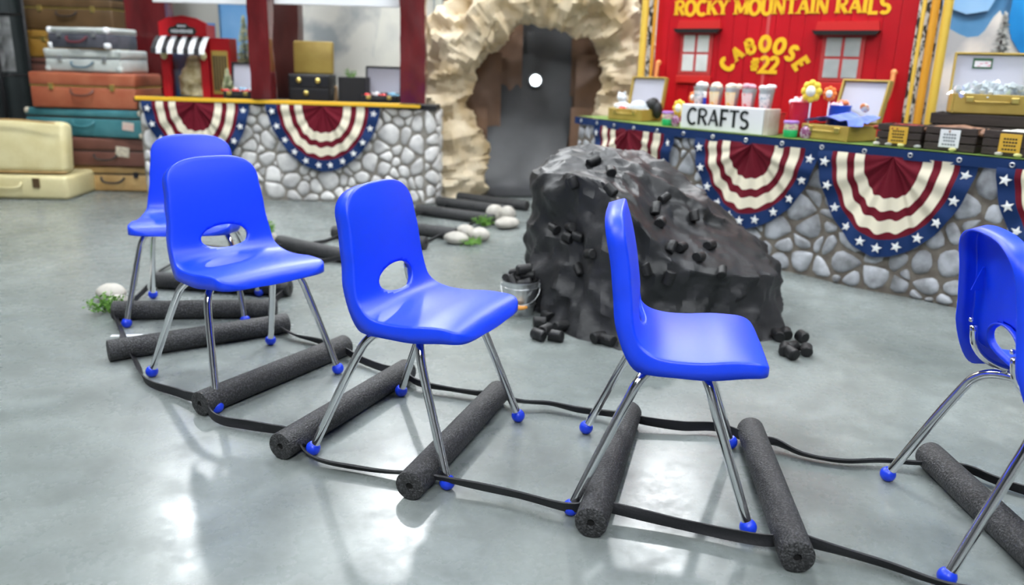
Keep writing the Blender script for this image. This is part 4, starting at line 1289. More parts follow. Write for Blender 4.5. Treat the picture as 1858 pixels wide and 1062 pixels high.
M_frost2 = mat('snowy grey fir needles', (0.28, 0.29, 0.27), rough=0.7, noise_scale=25, color2=(0.70, 0.70, 0.66))

# ------------------------------------------------------------------ suitcases
def box_walls(w, d, h, th=0.008):
    b = MB()
    b.box((0, 0, th / 2), (w, d, th))
    for s in (-1, 1):
        b.box((s * (w - th) / 2, 0, h / 2), (th, d, h))
        b.box((0, s * (d - th) / 2, h / 2), (w - 2 * th, th, h))
    return b

def suitcase(label, loc, rz, w, d, h, m, m_lid=None, lid=0.35, m_metal=M_brass, m_handle=None, corners=None, sticker=None, latch=True, group='stacked old suitcases', bands=None, tiltx=0.0):
    t = thing('suitcase', label, 'suitcase', loc, rz, group)
    t.rotation_euler = (0, tiltx, rz)
    zl = h * (1 - lid)
    MB().rbox((0, 0, zl / 2), (w, d, zl - 0.004), 0.016, seg=3).obj('body', m, t, smooth=50)
    MB().rbox((0, 0, zl + (h - zl) / 2), (w + 0.006, d + 0.006, h - zl - 0.003), 0.018, seg=3).obj('lid', m_lid or m, t, smooth=50)
    MB().box((0, 0, zl), (w - 0.004, d - 0.004, 0.008)).obj('seam', m_metal if latch else M_crate, t)
    yf = -d / 2
    mh = m_handle or M_crate
    MB().tube(crom([(-0.085, yf - 0.002, zl - 0.025), (-0.075, yf - 0.022, zl - 0.045), (-0.04, yf - 0.030, zl - 0.062), (0.04, yf - 0.030, zl - 0.062), (0.075, yf - 0.022, zl - 0.045), (0.085, yf - 0.002, zl - 0.025)], 24), 0.008, 8).obj('handle', mh, t, smooth=True)
    if latch:
        for s in (-1, 1):
            MB().rbox((s * w * 0.29, yf - 0.006, zl - 0.004), (0.035, 0.012, 0.045), 0.003).obj('latch', m_metal, t)
    if corners:
        for s in (-1, 1):
            for z in (0.022, h - 0.022):
                MB().rbox((s * (w / 2 - 0.018), yf + 0.016, z), (0.044, 0.044, 0.046), 0.014).obj('corner_cap', corners, t, smooth=50)
    if bands:
        for s in (-1, 1):
            MB().rbox((s * w * 0.34, yf - 0.003, h / 2), (0.04, 0.012, h + 0.004), 0.003).obj('strap_band', bands, t)
    if sticker:
        x, z, sw, shh, ms = sticker
        MB().rbox((x, yf - 0.0045, z), (sw, 0.004, shh), 0.001, ry=0.1).obj('sticker', ms, t)
    return t
def leather(n, c, c2, rough=0.42):
    return mat(n, c, rough=rough, noise_scale=7, color2=c2, bump=0.12, bump_scale=45)
L_tan = leather('tan leather', (0.42, 0.25, 0.09), (0.52, 0.34, 0.14))
L_brown = leather('red brown leather', (0.13, 0.052, 0.038), (0.18, 0.075, 0.055))
L_teal = leather('teal leather', (0.035, 0.16, 0.19), (0.07, 0.24, 0.27))
L_rust = leather('rust orange leather', (0.34, 0.085, 0.04), (0.42, 0.13, 0.065))
L_grey = leather('silver grey vinyl', (0.42, 0.46, 0.44), (0.55, 0.58, 0.55))
L_dark = leather('charcoal vinyl', (0.05, 0.055, 0.07), (0.10, 0.10, 0.12), 0.25)
L_cream = leather('cream vinyl', (0.62, 0.54, 0.28), (0.70, 0.63, 0.36))
L_oldbr = leather('old brown leather', (0.10, 0.055, 0.02), (0.15, 0.085, 0.035))
L_ochre = leather('ochre leather', (0.30, 0.15, 0.02), (0.36, 0.20, 0.04))
M_paper = mat('aged paper sticker', (0.68, 0.62, 0.48), rough=0.7, noise_scale=40, color2=(0.45, 0.38, 0.30))
M_pinkp = mat('pink paper sticker', (0.75, 0.45, 0.40), rough=0.7, noise_scale=40, color2=(0.65, 0.60, 0.52))
M_darkh = mat('dark leather handle', (0.02, 0.02, 0.025), rough=0.4)
suitcase('tan suitcase with a dark handle at the bottom of the stack on the floor', (-3.085, 6.27, 0.0), 0.06, 0.60, 0.40, 0.192, L_tan, lid=0.3, m_metal=M_darkh, m_handle=M_darkh, bands=None, latch=True)
suitcase('red-brown suitcase with a paper sticker, second from the bottom', (-3.10, 6.25, 0.193), 0.03, 0.62, 0.42, 0.215, L_brown, lid=0.45, latch=False, sticker=(0.13, 0.115, 0.10, 0.075, M_paper))
suitcase('wide teal suitcase with pink sticker in the middle of the stack', (-3.215, 6.27, 0.410), -0.10, 0.93, 0.44, 0.205, L_teal, lid=0.3, latch=False, m_handle=L_teal, corners=M_paper, sticker=(0.35, 0.09, 0.09, 0.06, M_pinkp))
suitcase('rust orange suitcase with brass latches above the teal one', (-3.205, 6.25, 0.617), -0.05, 0.80, 0.42, 0.262, L_rust, lid=0.38, m_handle=L_brown)
suitcase('silver grey suitcase on top of the rust orange one', (-3.185, 6.25, 0.881), -0.12, 0.60, 0.36, 0.165, L_grey, lid=0.4, m_metal=M_galv, m_handle=mat('slate handle', (0.10, 0.16, 0.20), rough=0.4), corners=L_grey)
suitcase('charcoal suitcase with a pale lid crowning the stack', (-3.185, 6.22, 1.048), -0.24, 0.52, 0.32, 0.150, L_dark, m_lid=L_grey, lid=0.28, m_metal=M_galv, m_handle=mat('wine handle', (0.16, 0.03, 0.04), rough=0.4), corners=M_white)
# cream case, lid propped up
t = thing('suitcase', 'cream vinyl suitcase standing open at the far left', 'suitcase', (-3.60, 5.86, 0), 0.06, 'stacked old suitcases')
MB().rbox((0, 0, 0.085), (0.80, 0.50, 0.17), 0.03, seg=3).obj('body', L_cream, t, smooth=50)
ld = MB().rbox((0, -0.12, 0.36), (0.78, 0.14, 0.36), 0.04, rx=-0.14, seg=3).obj('lid', L_cream, t, smooth=50)
MB().tube(crom([(-0.09, -0.255, 0.12), (-0.07, -0.285, 0.09), (0.07, -0.285, 0.09), (0.09, -0.255, 0.12)], 20), 0.008, 8).obj('handle', L_cream, t, smooth=True)
MB().rbox((0.19, -0.253, 0.12), (0.05, 0.012, 0.07), 0.003).obj('latch', mat('dull brown metal', (0.16, 0.10, 0.05), rough=0.4, metal=0.6), t)
MB().tube(crom([(-0.35, -0.22, 0.54), (0.0, -0.20, 0.555), (0.35, -0.22, 0.54)], 16), 0.006, 8).obj('piping', L_tan, t, smooth=True)
MB().tube(crom([(-0.38, -0.195, 0.19), (0.0, -0.205, 0.19), (0.38, -0.195, 0.19)], 16), 0.006, 8).obj('piping', L_tan, t, smooth=True)
# older stack behind
zz = 0.0
for i, (h, m, w, lab, lat) in enumerate(((0.30, L_dark, 0.80, 'black trunk at the foot of the rear suitcase pile', False), (0.28, L_brown, 0.76, 'dark brown suitcase second in the rear pile, hidden low', False), (0.24, L_dark, 0.74, 'black suitcase in the middle of the rear pile', False), (0.15, L_brown, 0.74, 'dark red-brown suitcase under the ochre one in the rear pile', False), (0.22, L_ochre, 0.76, 'ochre leather suitcase under the top one of the rear pile', True), (0.25, L_oldbr, 0.76, 'old brown suitcase with brass latches atop the rear pile', True), (0.20, L_dark, 0.72, 'black case at the very top of the rear pile', False))):
    suitcase(lab, (-3.73, 7.12, zz), 0.02 * (-1) ** i, w, 0.42, h, m, lid=0.3, latch=lat, group='rear suitcase pile')
    zz += h + 0.001
# wire rack and curtain at the far left
rk = thing('wire_rack', 'black metal rack with grey cloth at the far left edge', 'rack', (-4.30, 6.55, 0))
for x in (-0.35, 0.30):
    for y in (-0.2, 0.2):
        MB().tube([(x, y, 0), (x, y, 1.75)], 0.014, 8).obj('post', M_black, rk, smooth=True)
for z in (0.35, 0.83, 1.30):
    b = MB()
    for k in range(9):
        b.tube([(-0.35 + 0.65 * k / 8, -0.2, z), (-0.35 + 0.65 * k / 8, 0.2, z)], 0.005, 6)
    for y in (-0.2, 0, 0.2):
        b.tube([(-0.35, y, z), (0.30, y, z)], 0.008, 6)
    b.obj('shelf', M_black, rk, smooth=True)
MB().tube([(-0.30, -0.21, 0.84), (0.29, -0.21, 1.65)], 0.008, 6).obj('brace', M_black, rk)
MB().tube([(0.29, -0.21, 0.84), (-0.30, -0.21, 1.65)], 0.008, 6).obj('brace', M_black, rk)
b = MB()
b.grid(30, 20, lambda i, j: Vector((-0.33 + 0.60 * i / 29, -0.05 - 0.06 * ridged((i * .1, j * .1, 2), 1.5, 2) + 0.01 * j * 0.1, 0.86 + 0.42 * j / 19)))
b.grid(30, 20, lambda i, j: Vector((-0.33 + 0.60 * i / 29, 0.06, 0.86 + 0.42 * j / 19)))
tag(b.obj('cloth_bundle', mat('pale grey cloth', (0.36, 0.37, 0.37), rough=0.8, noise_scale=6, color2=(0.10, 0.10, 0.10)), smooth=True, loc=(-4.30, 6.55, 0)), 'crumpled grey cloth bundle on the black rack shelf', 'cloth')
b = MB()
b.grid(140, 3, lambda i, j: Vector((-6.3 + 3.45 * i / 139, 7.75 + 0.035 * math.sin(i * 0.7), 0.01 + 1.35 * j)))
b.grid(140, 3, lambda i, j: Vector((-6.3 + 3.45 * i / 139, 7.77 + 0.035 * math.sin(i * 0.7), 0.01 + 1.35 * j)))
tag(b.obj('curtain', mat('dark slate curtain', (0.035, 0.045, 0.046), rough=0.7), smooth=True), 'dark slate curtain behind the suitcases', 'curtain')

# ------------------------------------------------------------------ left counter goods
CT = LZ + 0.006
M_toyred = mat('toy red paint', (0.50, 0.012, 0.018), rough=0.3)
st = thing('toy_shop', 'red toy shop front with striped awning on the left counter', 'toy', (-2.47, 6.22, CT))
MB().prism([(-0.175, 0), (-0.115, 0), (-0.115, 0.36), (0.115, 0.36), (0.115, 0), (0.175, 0), (0.175, 0.53), (0.10, 0.565), (0, 0.58), (-0.10, 0.565), (-0.175, 0.53)], -0.10, -0.07).obj('front_panel', M_toyred, st)
MB().box((0, 0.08, 0.27), (0.35, 0.02, 0.54)).obj('back_panel', mat('toy interior blue grey', (0.25, 0.33, 0.42), rough=0.5, noise_scale=5, color2=(0.08, 0.25, 0.60)), st)
for s in (-1, 1):
    MB().box((s * 0.165, 0.005, 0.26), (0.02, 0.15, 0.52)).obj('side_panel', M_toyred, st)
    MB().ball((s * 0.145, -0.115, 0.30), 0.026, 14, 8, (1, 0.5, 1.3)).obj('lantern', mat('pale yellow glass', (0.80, 0.72, 0.40), rough=0.3), st, smooth=True)
for k in range(10):
    w = 0.39 / 10
    x = -0.195 + w * (k + 0.5)
    b = MB()
    ts = [(-0.105, 0.435), (-0.165, 0.395), (-0.215, 0.345), (-0.222, 0.315)]
    for (y, z) in ts:
        b.v += [(x - w / 2, y, z), (x + w / 2, y, z)]
    for (y, z) in ts:
        b.v += [(x - w / 2, y, z - 0.006), (x + w / 2, y, z - 0.006)]
    for i in range(3):
        b.f += [(2 * i, 2 * i + 1, 2 * i + 3, 2 * i + 2), (8 + 2 * i, 8 + 2 * i + 2, 8 + 2 * i + 3, 8 + 2 * i + 1)]
    b.f += [(6, 7, 15, 14), (0, 8, 9, 1)]
    b.obj('awning_stripe', M_black if k % 2 == 0 else M_white, st)
pl = MB().prism([(-0.09, 0.445), (0.09, 0.445), (0.105, 0.47), (0.09, 0.495), (0.05, 0.505), (0.03, 0.525), (-0.03, 0.525), (-0.05, 0.505), (-0.09, 0.495), (-0.105, 0.47)], -0.112, -0.101).obj('name_plate', mat('dark green plate', (0.03, 0.035, 0.03), rough=0.4), st)
b = MB()
for k in range(9):
    b.box((-0.072 + 0.018 * k, -0.114, 0.470), (0.011, 0.004, 0.026 if k % 3 else 0.02))
for k in range(5):
    b.box((-0.026 + 0.013 * k, -0.114, 0.506), (0.008, 0.004, 0.014))
b.obj('lettering', M_white, pl)
MB().box((0.255, 0.0, 0.215), (0.15, 0.16, 0.43)).obj('side_wing', M_toyred, st)
MB().prism([(0.195, 0.03), (0.315, 0.03), (0.315, 0.34), (0.195, 0.34)], -0.088, -0.080).obj('gold_grille_frame', M_gold, st)
for k in range(5):
    MB().box((0.213 + 0.021 * k, -0.090, 0.18), (0.012, 0.01, 0.25)).obj('grille_bar', M_crate, st)
fg = MB()
fg.grid(28, 32, lambda i, j: (lambda p, n: p + n * 0.022 * ridged((p.x * 1.2, p.y, p.z), 9, 2))(
    Vector((math.cos(2 * pi * i / 28) * lerp_table([(0, 0.10), (0.35, 0.115), (0.6, 0.085), (0.72, 0.060), (0.82, 0.062), (0.94, 0.045), (1, 0.002)], j / 31), math.sin(2 * pi * i / 28) * 0.6 * lerp_table([(0, 0.10), (0.35, 0.115), (0.6, 0.085), (0.72, 0.060), (0.82, 0.062), (0.94, 0.045), (1, 0.002)], j / 31), 0.012 + 0.29 * j / 31)),
    Vector((math.cos(2 * pi * i / 28), math.sin(2 * pi * i / 28), 0))), close_u=True)
o = fg.obj('fur_bundle', mat('gold tan fur', (0.32, 0.24, 0.10), rough=0.8, noise_scale=14, color2=(0.62, 0.54, 0.34), bump=0.6, bump_scale=40), smooth=True, loc=(-2.43, 6.195, CT))
tag(o, 'tan fuzzy bundle standing in the toy shop doorway', 'bundle')
fir((-2.095, 6.35, CT), 0.60, 0.13, 'frosted green fir tree on the left counter by the middle post', 5, M_frost)
fir((-2.125, 6.02, CT + 0.03), 0.18, 0.05, 'small fir sprig in front of the frosted fir tree', 6, M_frost)

def open_case(name, label, cat, loc, rz, w, d, h, lidh, m_out, m_in, lean=0.18, latch=M_brass, group=None, handle=True):
    t = thing(name, label, cat, loc, rz, group)
    bevel(box_walls(w, d, h, 0.010).obj('base', m_out, t), 0.003)
    MB().box((0, 0, h * 0.35), (w - 0.022, d - 0.022, 0.004)).obj('lining', m_in, t)
    ld = bpy.data.objects.new('lid', box_walls(w, lidh, 0.035, 0.010).mesh('lid'))
    ld.data.materials.append(m_out)
    link(ld, t)
    ld.location = (0, d / 2 - 0.002, h + lidh / 2 * math.cos(lean))
    ld.location.y += lidh / 2 * math.sin(lean) + 0.034
    ld.rotation_euler = (pi / 2 - lean, 0, 0)
    bevel(ld, 0.003)
    MB().box((0, 0, 0.014), (w - 0.022, lidh - 0.022, 0.006)).obj('lid_lining', m_in, ld)
    for s in (-1, 1):
        MB().rbox((s * w * 0.28, -d / 2 - 0.004, h * 0.72), (0.032, 0.010, 0.026), 0.003).obj('latch', latch, t)
    if handle:
        MB().tube([(-w * 0.22, -d / 2 - 0.003, h * 0.62), (-w * 0.2, -d / 2 - 0.014, h * 0.62), (w * 0.2, -d / 2 - 0.014, h * 0.62), (w * 0.22, -d / 2 - 0.003, h * 0.62)], 0.004, 8).obj('handle', m_out, t, smooth=True)
    return t
def candies(t, cx0, cx1, y0, y1, z, n, seed, where):
    rnd = random.Random(seed)
    ms = [mat('red candy wrap', (0.65, 0.03, 0.03), rough=0.25), M_white, mat('pale blue candy wrap', (0.25, 0.55, 0.75), rough=0.25)]
    WORDS = ['leftmost', 'second from left', 'third from left', 'fourth from left', 'fifth from left', 'rightmost'] if n == 6 else ['leftmost', 'second from left', 'third from left', 'rightmost']
    for k in range(n):
        f = (k + 0.5) / n
        b = MB().ball((0, 0, 0), 0.026, 12, 8, (1, 0.9, 0.75))
        for s in (-1, 1):
            b.tube([(s * 0.022, 0, 0), (s * 0.030, 0, 0), (s * 0.042, 0, 0)], [0.008, 0.006, 0.015], 8)
        c = [ms[0], ms[1], ms[0], ms[2]][k % 4]
        o = b.obj('candy', c, smooth=50, loc=(cx0 + (cx1 - cx0) * f, y0 + (y1 - y0) * (k % 2), z + 0.01 * (k % 2)), rot=(0, 0.2, rnd.uniform(-.6, .6)))
        tag(o, '%s wrapped candy %s' % (WORDS[k], where), 'candy', 'wrapped candies ' + where)
open_case('case', 'black case with white lining and candies left of the middle post', 'case', (-2.03, 6.02, CT), 0.0, 0.21, 0.18, 0.06, 0.20, M_black, M_lilac, group='open black cases')
candies(None, -2.14, -1.92, 5.98, 6.04, CT + 0.055, 6, 2, 'in the black case by the toy shop')
open_case('case', 'black case with white lid and candies beside the tunnel-end post', 'case', (-1.02, 6.12, CT), 0.0, 0.27, 0.20, 0.055, 0.205, M_black, M_lilac, group='open black cases')
candies(None, -1.14, -0.90, 6.06, 6.12, CT + 0.05, 4, 3, 'in the black case by the tunnel')
# black drawers with gold lid
ch = thing('chest', 'black two-drawer chest under an open gold lid', 'chest', (-1.535, 6.15, CT))
MB().rbox((0, 0, 0.095), (0.30, 0.24, 0.19), 0.005).obj('body', M_black, ch)
for z in (0.050, 0.140):
    dr = MB().rbox((0, -0.122, z), (0.285, 0.012, 0.082), 0.003).obj('drawer', mat('black satin drawer', (0.014, 0.014, 0.018), rough=0.35), ch)
    for s in ((-0.07, 0.07) if z > 0.1 else (-0.02,)):
        MB().ball((s, -0.136, z + 0.008), 0.020, 14, 8, (1, 0.55, 1)).obj('brass_knob', M_brass, dr, smooth=True)
MB().rbox((0, 0.06, 0.31), (0.295, 0.05, 0.235), 0.012, rx=-0.06).obj('gold_lid', M_gold, ch, smooth=50)
bx_ = thing('planter_box', 'plain black box with grass sprigs behind the chest', 'box', (-1.225, 6.16, CT))
bevel(box_walls(0.20, 0.2, 0.18, 0.008).obj('body', M_black, bx_), 0.003)
MB().box((0, 0, 0.16), (0.18, 0.18, 0.004)).obj('soil', M_crate, bx_)
sprig((-1.25, 6.16, CT + 0.163), 14, 0.05, 0.07, 'grass sprigs growing from the black box on the left counter', 14)
o = thing('wooden_peg', 'small tan wooden figure between the chest and the black box', 'figure', (-1.358, 6.13, CT))
MB().lathe([(0.016, 0), (0.018, 0.01), (0.014, 0.05), (0.012, 0.08), (0.010, 0.088)], n=14).obj('body', mat('tan wood', (0.45, 0.28, 0.14), rough=0.5), o, smooth=50)
MB().ball((0, 0, 0.100), 0.014, 12, 8).obj('head', mat('tan wood', (0.45, 0.28, 0.14)), o, smooth=True)

# ------------------------------------------------------------------ right counter goods
RT = RZ + 0.0015
def onR(x, inset):
    p, t, n = rframe(sx(x))
    q = p - n * inset
    return (q.x, q.y, RT), math.atan2(t.y, t.x)
def local(loc, rz, dx, dy, dz=0.0):
    c, s = math.cos(rz), math.sin(rz)
    return (loc[0] + dx * c - dy * s, loc[1] + dx * s + dy * c, loc[2] + dz)
# gold case beside the tunnel
l, a = onR(0.64, 0.15)
a += 0.35
open_case('gold_case', 'gold case with plush toys at the tunnel end of the right counter', 'case', l, a, 0.27, 0.21, 0.075, 0.20, M_gold, M_lilac, group='open gold cases')
def plush(name, label, loc, rz, blobs, m, cat='plush toy'):
    b = MB()
    for (x, y, z, r, sxx, syy, szz) in blobs:
        b.ball((x, y, z), r, 14, 9, (sxx, syy, szz))
    o = b.obj(name, m, smooth=True, loc=loc, rot=(0, 0, rz))
    return tag(o, label, cat)
M_plushw = mat('white plush', (0.72, 0.76, 0.80), rough=0.8, bump=0.5, bump_scale=60)
plush('plush_bear', 'white plush toy sitting at the left of the gold case', local(l, a, -0.075, -0.03, 0.03), a, [(0, 0, 0.045, 0.05, 1, .8, .9), (-0.01, 0, 0.11, 0.034, 1, .9, .9), (-0.045, 0, 0.055, 0.025, 1, .7, .8), (0.04, 0, 0.055, 0.025, 1, .7, .8), (-0.035, 0, 0.137, 0.011, 1, .6, 1), (0.012, 0, 0.139, 0.011, 1, .6, 1)], M_plushw)
plush('plush_blanket', 'pale grey plush heap at the right of the gold case', local(l, a, 0.045, -0.02, 0.03), a, [(0, 0, 0.04, 0.07, 1, .8, .85), (0.03, 0.01, 0.03, 0.05, 1, .8, .8)], mat('pale grey plush', (0.55, 0.60, 0.64), rough=0.8, bump=0.5, bump_scale=60))
plush('red_bow', 'small red bow on the white plush toy', local(l, a, -0.035, -0.085, 0.075), a, [(0.012, 0, 0.0, 0.017, 1, .6, .8), (-0.012, 0, 0.0, 0.017, 1, .6, .8), (0, -0.004, 0, 0.009, 1, 1, 1)], mat('red bow cloth', (0.70, 0.05, 0.06), rough=0.6), 'bow')
plush('black_cloth', 'black cloth hanging over the right corner of the gold case', local(l, a, 0.125, 0.03, 0.05), a, [(0, 0, 0.05, 0.05, .8, .9, 1), (0.035, 0, 0.02, 0.045, .7, .8, 1.2), (-0.03, 0.02, 0.06, 0.04, 1, .8, .8)], M_black, 'cloth')
# small craft tubs
def tub(label, loc, rz, m_band):
    t = thing('craft_tub', label, 'tub', loc, rz, 'craft tubs on the right counter')
    MB().lathe([(0.034, 0), (0.036, 0.003), (0.037, 0.036), (0.036, 0.038), (0.001, 0.038)], n=24).obj('green_base', mat('green plastic', (0.02, 0.42, 0.13), rough=0.35), t, smooth=40)
    MB().lathe([(0.035, 0.038), (0.036, 0.045), (0.036, 0.068), (0.035, 0.07), (0.001, 0.07)], n=24).obj('bead_jar', mat('mixed bead jar', (0.60, 0.28, 0.40), rough=0.2, noise_scale=70, color2=(0.70, 0.65, 0.45), ramp=(.45, .55)), t, smooth=40)
    MB().lathe([(0.038, 0.070), (0.039, 0.072), (0.039, 0.080), (0.036, 0.084), (0.001, 0.085)], n=24).obj('lilac_lid', m_band, t, smooth=40)
    return t
M_lav = mat('lilac lid plastic', (0.42, 0.22, 0.62), rough=0.35)
def bead_bag(label, loc, rz, seed):
    b = MB()
    b.grid(20, 14, lambda i, j: (lambda k: Vector((0.03 * math.cos(2 * pi * i / 20) * k, 0.02 * math.sin(2 * pi * i / 20) * k, 0.001 + 0.065 * j / 13)))(lerp_table([(0, 0.75), (0.3, 1.0), (0.75, 0.9), (0.9, 0.35), (1, 0.55)], j / 13) * (1 + 0.1 * noise.noise((i * .6, j * .6, seed)))), close_u=True)
    o = b.obj('bead_bag', mat('clear bag of purple beads', (0.24, 0.06, 0.16), rough=0.15, noise_scale=90, color2=(0.55, 0.40, 0.55), ramp=(.45, .6)), smooth=True, loc=loc, rot=(0, 0, rz))
    return tag(o, label, 'bag', 'bead bags on the right counter')
l2, a2 = onR(0.865, 0.06)
tub('green based bead tub between the plush case and the sign', local(l2, a2, 0, 0), a2, M_lav)
bead_bag('bag of purple beads touching the left end of the sign', local(l2, a2, 0.075, -0.01), a2, 1)
# CRAFTS sign
ls, as_ = onR(1.12, 0.055)
sg = thing('crafts_sign', 'white block sign lettered CRAFTS on the right counter', 'sign', ls, as_)
MB().rbox((0, 0, 0.068), (0.56, 0.07, 0.136), 0.004).obj('block', M_white, sg)
x = -0.235
tot = sum(GL[c][0] for c in 'CRAFTS')
for c in 'CRAFTS':
    g, w = glyph(c, 0.088, 0.17, False, 0.003)
    k = 0.43 / (tot * 0.088)
    g.v = [(v[0] * k, v[1], v[2]) for v in g.v]
    g.obj('letter', M_ink, sg, loc=(x, -0.0355, 0.026))
    x += w * k
MB().rbox((0.296, 0.02, 0.068), (0.03, 0.10, 0.136), 0.003).obj('end_cap', mat('bare wood end', (0.62, 0.56, 0.48), rough=0.6, noise_scale=8, color2=(0.42, 0.33, 0.25)), sg)
# riser and treat cups behind it
lr, ar = onR(1.085, 0.19)
rs = thing('riser', 'red covered riser behind the sign holding treat cups', 'riser', lr, ar)
MB().rbox((0, 0, 0.055), (0.62, 0.14, 0.11), 0.004).obj('body', M_redtrim, rs)
MB().box((0, 0, 0.112), (0.63, 0.15, 0.004)).obj('cover', M_toyred, rs)
M_label = [mat('pale cup label', (0.75, 0.78, 0.80), rough=0.4, noise_scale=60, color2=(0.25, 0.40, 0.48), ramp=(.5, .6)), mat('gold cup label', (0.80, 0.72, 0.50), rough=0.4, noise_scale=50, color2=(0.85, 0.55, 0.10), ramp=(.5, .6)), mat('pink cup label', (0.80, 0.66, 0.66), rough=0.4, noise_scale=50, color2=(0.75, 0.10, 0.12), ramp=(.52, .58))]
FL = [mat('white fluff', (0.82, 0.80, 0.80), rough=0.7), mat('cream fluff', (0.85, 0.76, 0.62), rough=0.7), mat('pink fluff', (0.82, 0.42, 0.50), rough=0.6)]
CUPS = [(-0.23, 0, 0, 'leftmost treat cup behind the sign'), (-0.115, 1, 1, 'second treat cup from the left with a gold label'), (0.0, 1, 1, 'middle treat cup with a round gold label'), (0.115, 2, 2, 'treat cup with a red banded label and pink fluff'), (0.23, 0, 0, 'rightmost treat cup behind the sign')]
M_cup = mat('grey clear cup', (0.42, 0.50, 0.52), rough=0.15, spec=0.6)
for k, (dx, li, fi, lab) in enumerate(CUPS):
    p = local(lr, ar, dx, -0.01, 0.1145)
    t = thing('treat_cup', lab, 'cup', p, ar, 'treat cups behind the sign')
    MB().lathe([(0.028, 0), (0.030, 0.002), (0.041, 0.112), (0.043, 0.114), (0.043, 0.118), (0.039, 0.118), (0.036, 0.10), (0.001, 0.10)], n=24).obj('cup_body', M_cup, t, smooth=40)
    b = MB()
    prof_ = [(0.0318, 0.02), (0.0402, 0.095)]
    n = 24
    for (r_, z_) in prof_ + [(p_[0] + 0.001, p_[1]) for p_ in prof_]:
        for j in range(13):
            aa = -pi / 2 + (j - 6) / 6 * 1.1
            b.v.append((r_ * math.cos(aa), r_ * math.sin(aa), z_))
    for j in range(12):
        b.f += [(26 + j, 27 + j, 40 + j, 39 + j)]
    b.obj('cup_label', M_label[li], t, smooth=True)
    b = MB()
    rnd = random.Random(k)
    for q in range(9):
        b.ball((rnd.uniform(-.03, .03), rnd.uniform(-.02, .02), 0.122 + rnd.uniform(0, .014)), 0.017, 10, 7, (1.2, 1, .8))
    b.obj('fluffy_filling', FL[fi], t, smooth=True)
# marker pens and flower lollipops
lf, af = onR(0.94, 0.16)
def lolly(label, loc, rz, h, m, petals=8, r=0.034):
    t = thing('flower_lollipop', label, 'lollipop', loc, rz, 'flower lollipops on the right counter')
    MB().tube([(0, 0, 0), (0, 0, h)], 0.004, 8).obj('stick', M_white, t, smooth=True)
    b = MB()
    for k in range(petals):
        aa = 2 * pi * k / petals
        b.ball((math.cos(aa) * r * 0.75, -0.004, h + math.sin(aa) * r * 0.75), r * 0.42, 10, 7, (1, .5, 1))
    b.obj('petals', m, t, smooth=True)
    MB().ball((0, -0.012, h), r * 0.55, 12, 8, (1, .5, 1)).obj('centre', mat('white icing', (0.85, 0.85, 0.75), rough=0.4), t, smooth=True)
    return t
M_suny = mat('sunny yellow petals', (0.88, 0.62, 0.05), rough=0.5)
M_orng = mat('orange petals', (0.88, 0.20, 0.03), rough=0.5)
lolly('low yellow flower lollipop left of the sign', local(lf, af, -0.06, -0.08), af, 0.105, M_suny, r=0.045)
lolly('orange flower lollipop leaning by the left grab rail', local(lf, af, -0.085, 0.06), af, 0.165, M_orng)
lolly('yellow flower lollipop left of the treat cups', local(lf, af, 0.005, 0.02), af, 0.205, M_suny)
mk = thing('marker_pen', 'blue marker pen standing between two treat cups', 'pen', local(lr, ar, -0.175, -0.035, 0.1145), ar)
MB().lathe([(0.010, 0), (0.011, 0.002), (0.011, 0.055), (0.009, 0.057)], n=14).obj('barrel', mat('blue pen', (0.02, 0.06, 0.55), rough=0.3), mk, smooth=40)
MB().lathe([(0.010, 0.057), (0.011, 0.060), (0.011, 0.088), (0.008, 0.092)], n=14).obj('cap', M_white, mk, smooth=40)
# red and blue buckets right of the sign
l3, a3 = onR(1.405, 0.06)
tub('green based bead tub right of the sign', local(l3, a3, -0.015, 0), a3, M_lav)
bead_bag('bag of purple beads beside the gold shirt case', local(l3, a3, 0.07, 0.0), a3, 2)
for (dx, dy, r_, h_, m, lab) in ((-0.03, 0.10, 0.055, 0.175, mat('raspberry red tin', (0.52, 0.01, 0.03), rough=0.35), 'tall raspberry red tin behind the right bead tub'), (0.145, 0.19, 0.055, 0.165, mat('cobalt blue tin', (0.01, 0.06, 0.36), rough=0.35), 'cobalt blue tin behind the open gold shirt case')):
    t = thing('tin', lab, 'tin', local(l3, a3, dx, dy), a3, 'coloured tins on the right counter')
    MB().lathe([(r_ * 0.9, 0), (r_ * 0.92, 0.003), (r_, h_), (r_ * 0.96, h_), (r_ * 0.9, h_ - 0.02), (0.001, h_ - 0.02)], n=28).obj('body', m, t, smooth=40)
    MB().lathe([(r_, h_ - 0.004), (r_ + 0.003, h_), (r_, h_ + 0.004), (r_ - 0.004, h_)], n=28, cap=False).obj('rim', m, t, smooth=True)
    b = MB()
    rnd = random.Random(int(r_ * 1000) + int(dx * 100))
    for q in range(12):
        b.ball((rnd.uniform(-.035, .035), rnd.uniform(-.035, .035), h_ + rnd.uniform(-.005, .02)), 0.016, 9, 6)
    b.obj('filling', mat('mixed pink orange pompoms', (0.88, 0.25, 0.10), rough=0.6, noise_scale=40, color2=(0.80, 0.70, 0.85), ramp=(.45, .55)), t, smooth=True)
lolly('yellow flower lollipop on a dark stick above the red tin', local(l3, a3, 0.045, 0.06), a3, 0.235, M_suny, r=0.050)
lolly('orange flower lollipop right of the tall yellow one', local(l3, a3, 0.115, 0.12), a3, 0.225, M_orng)
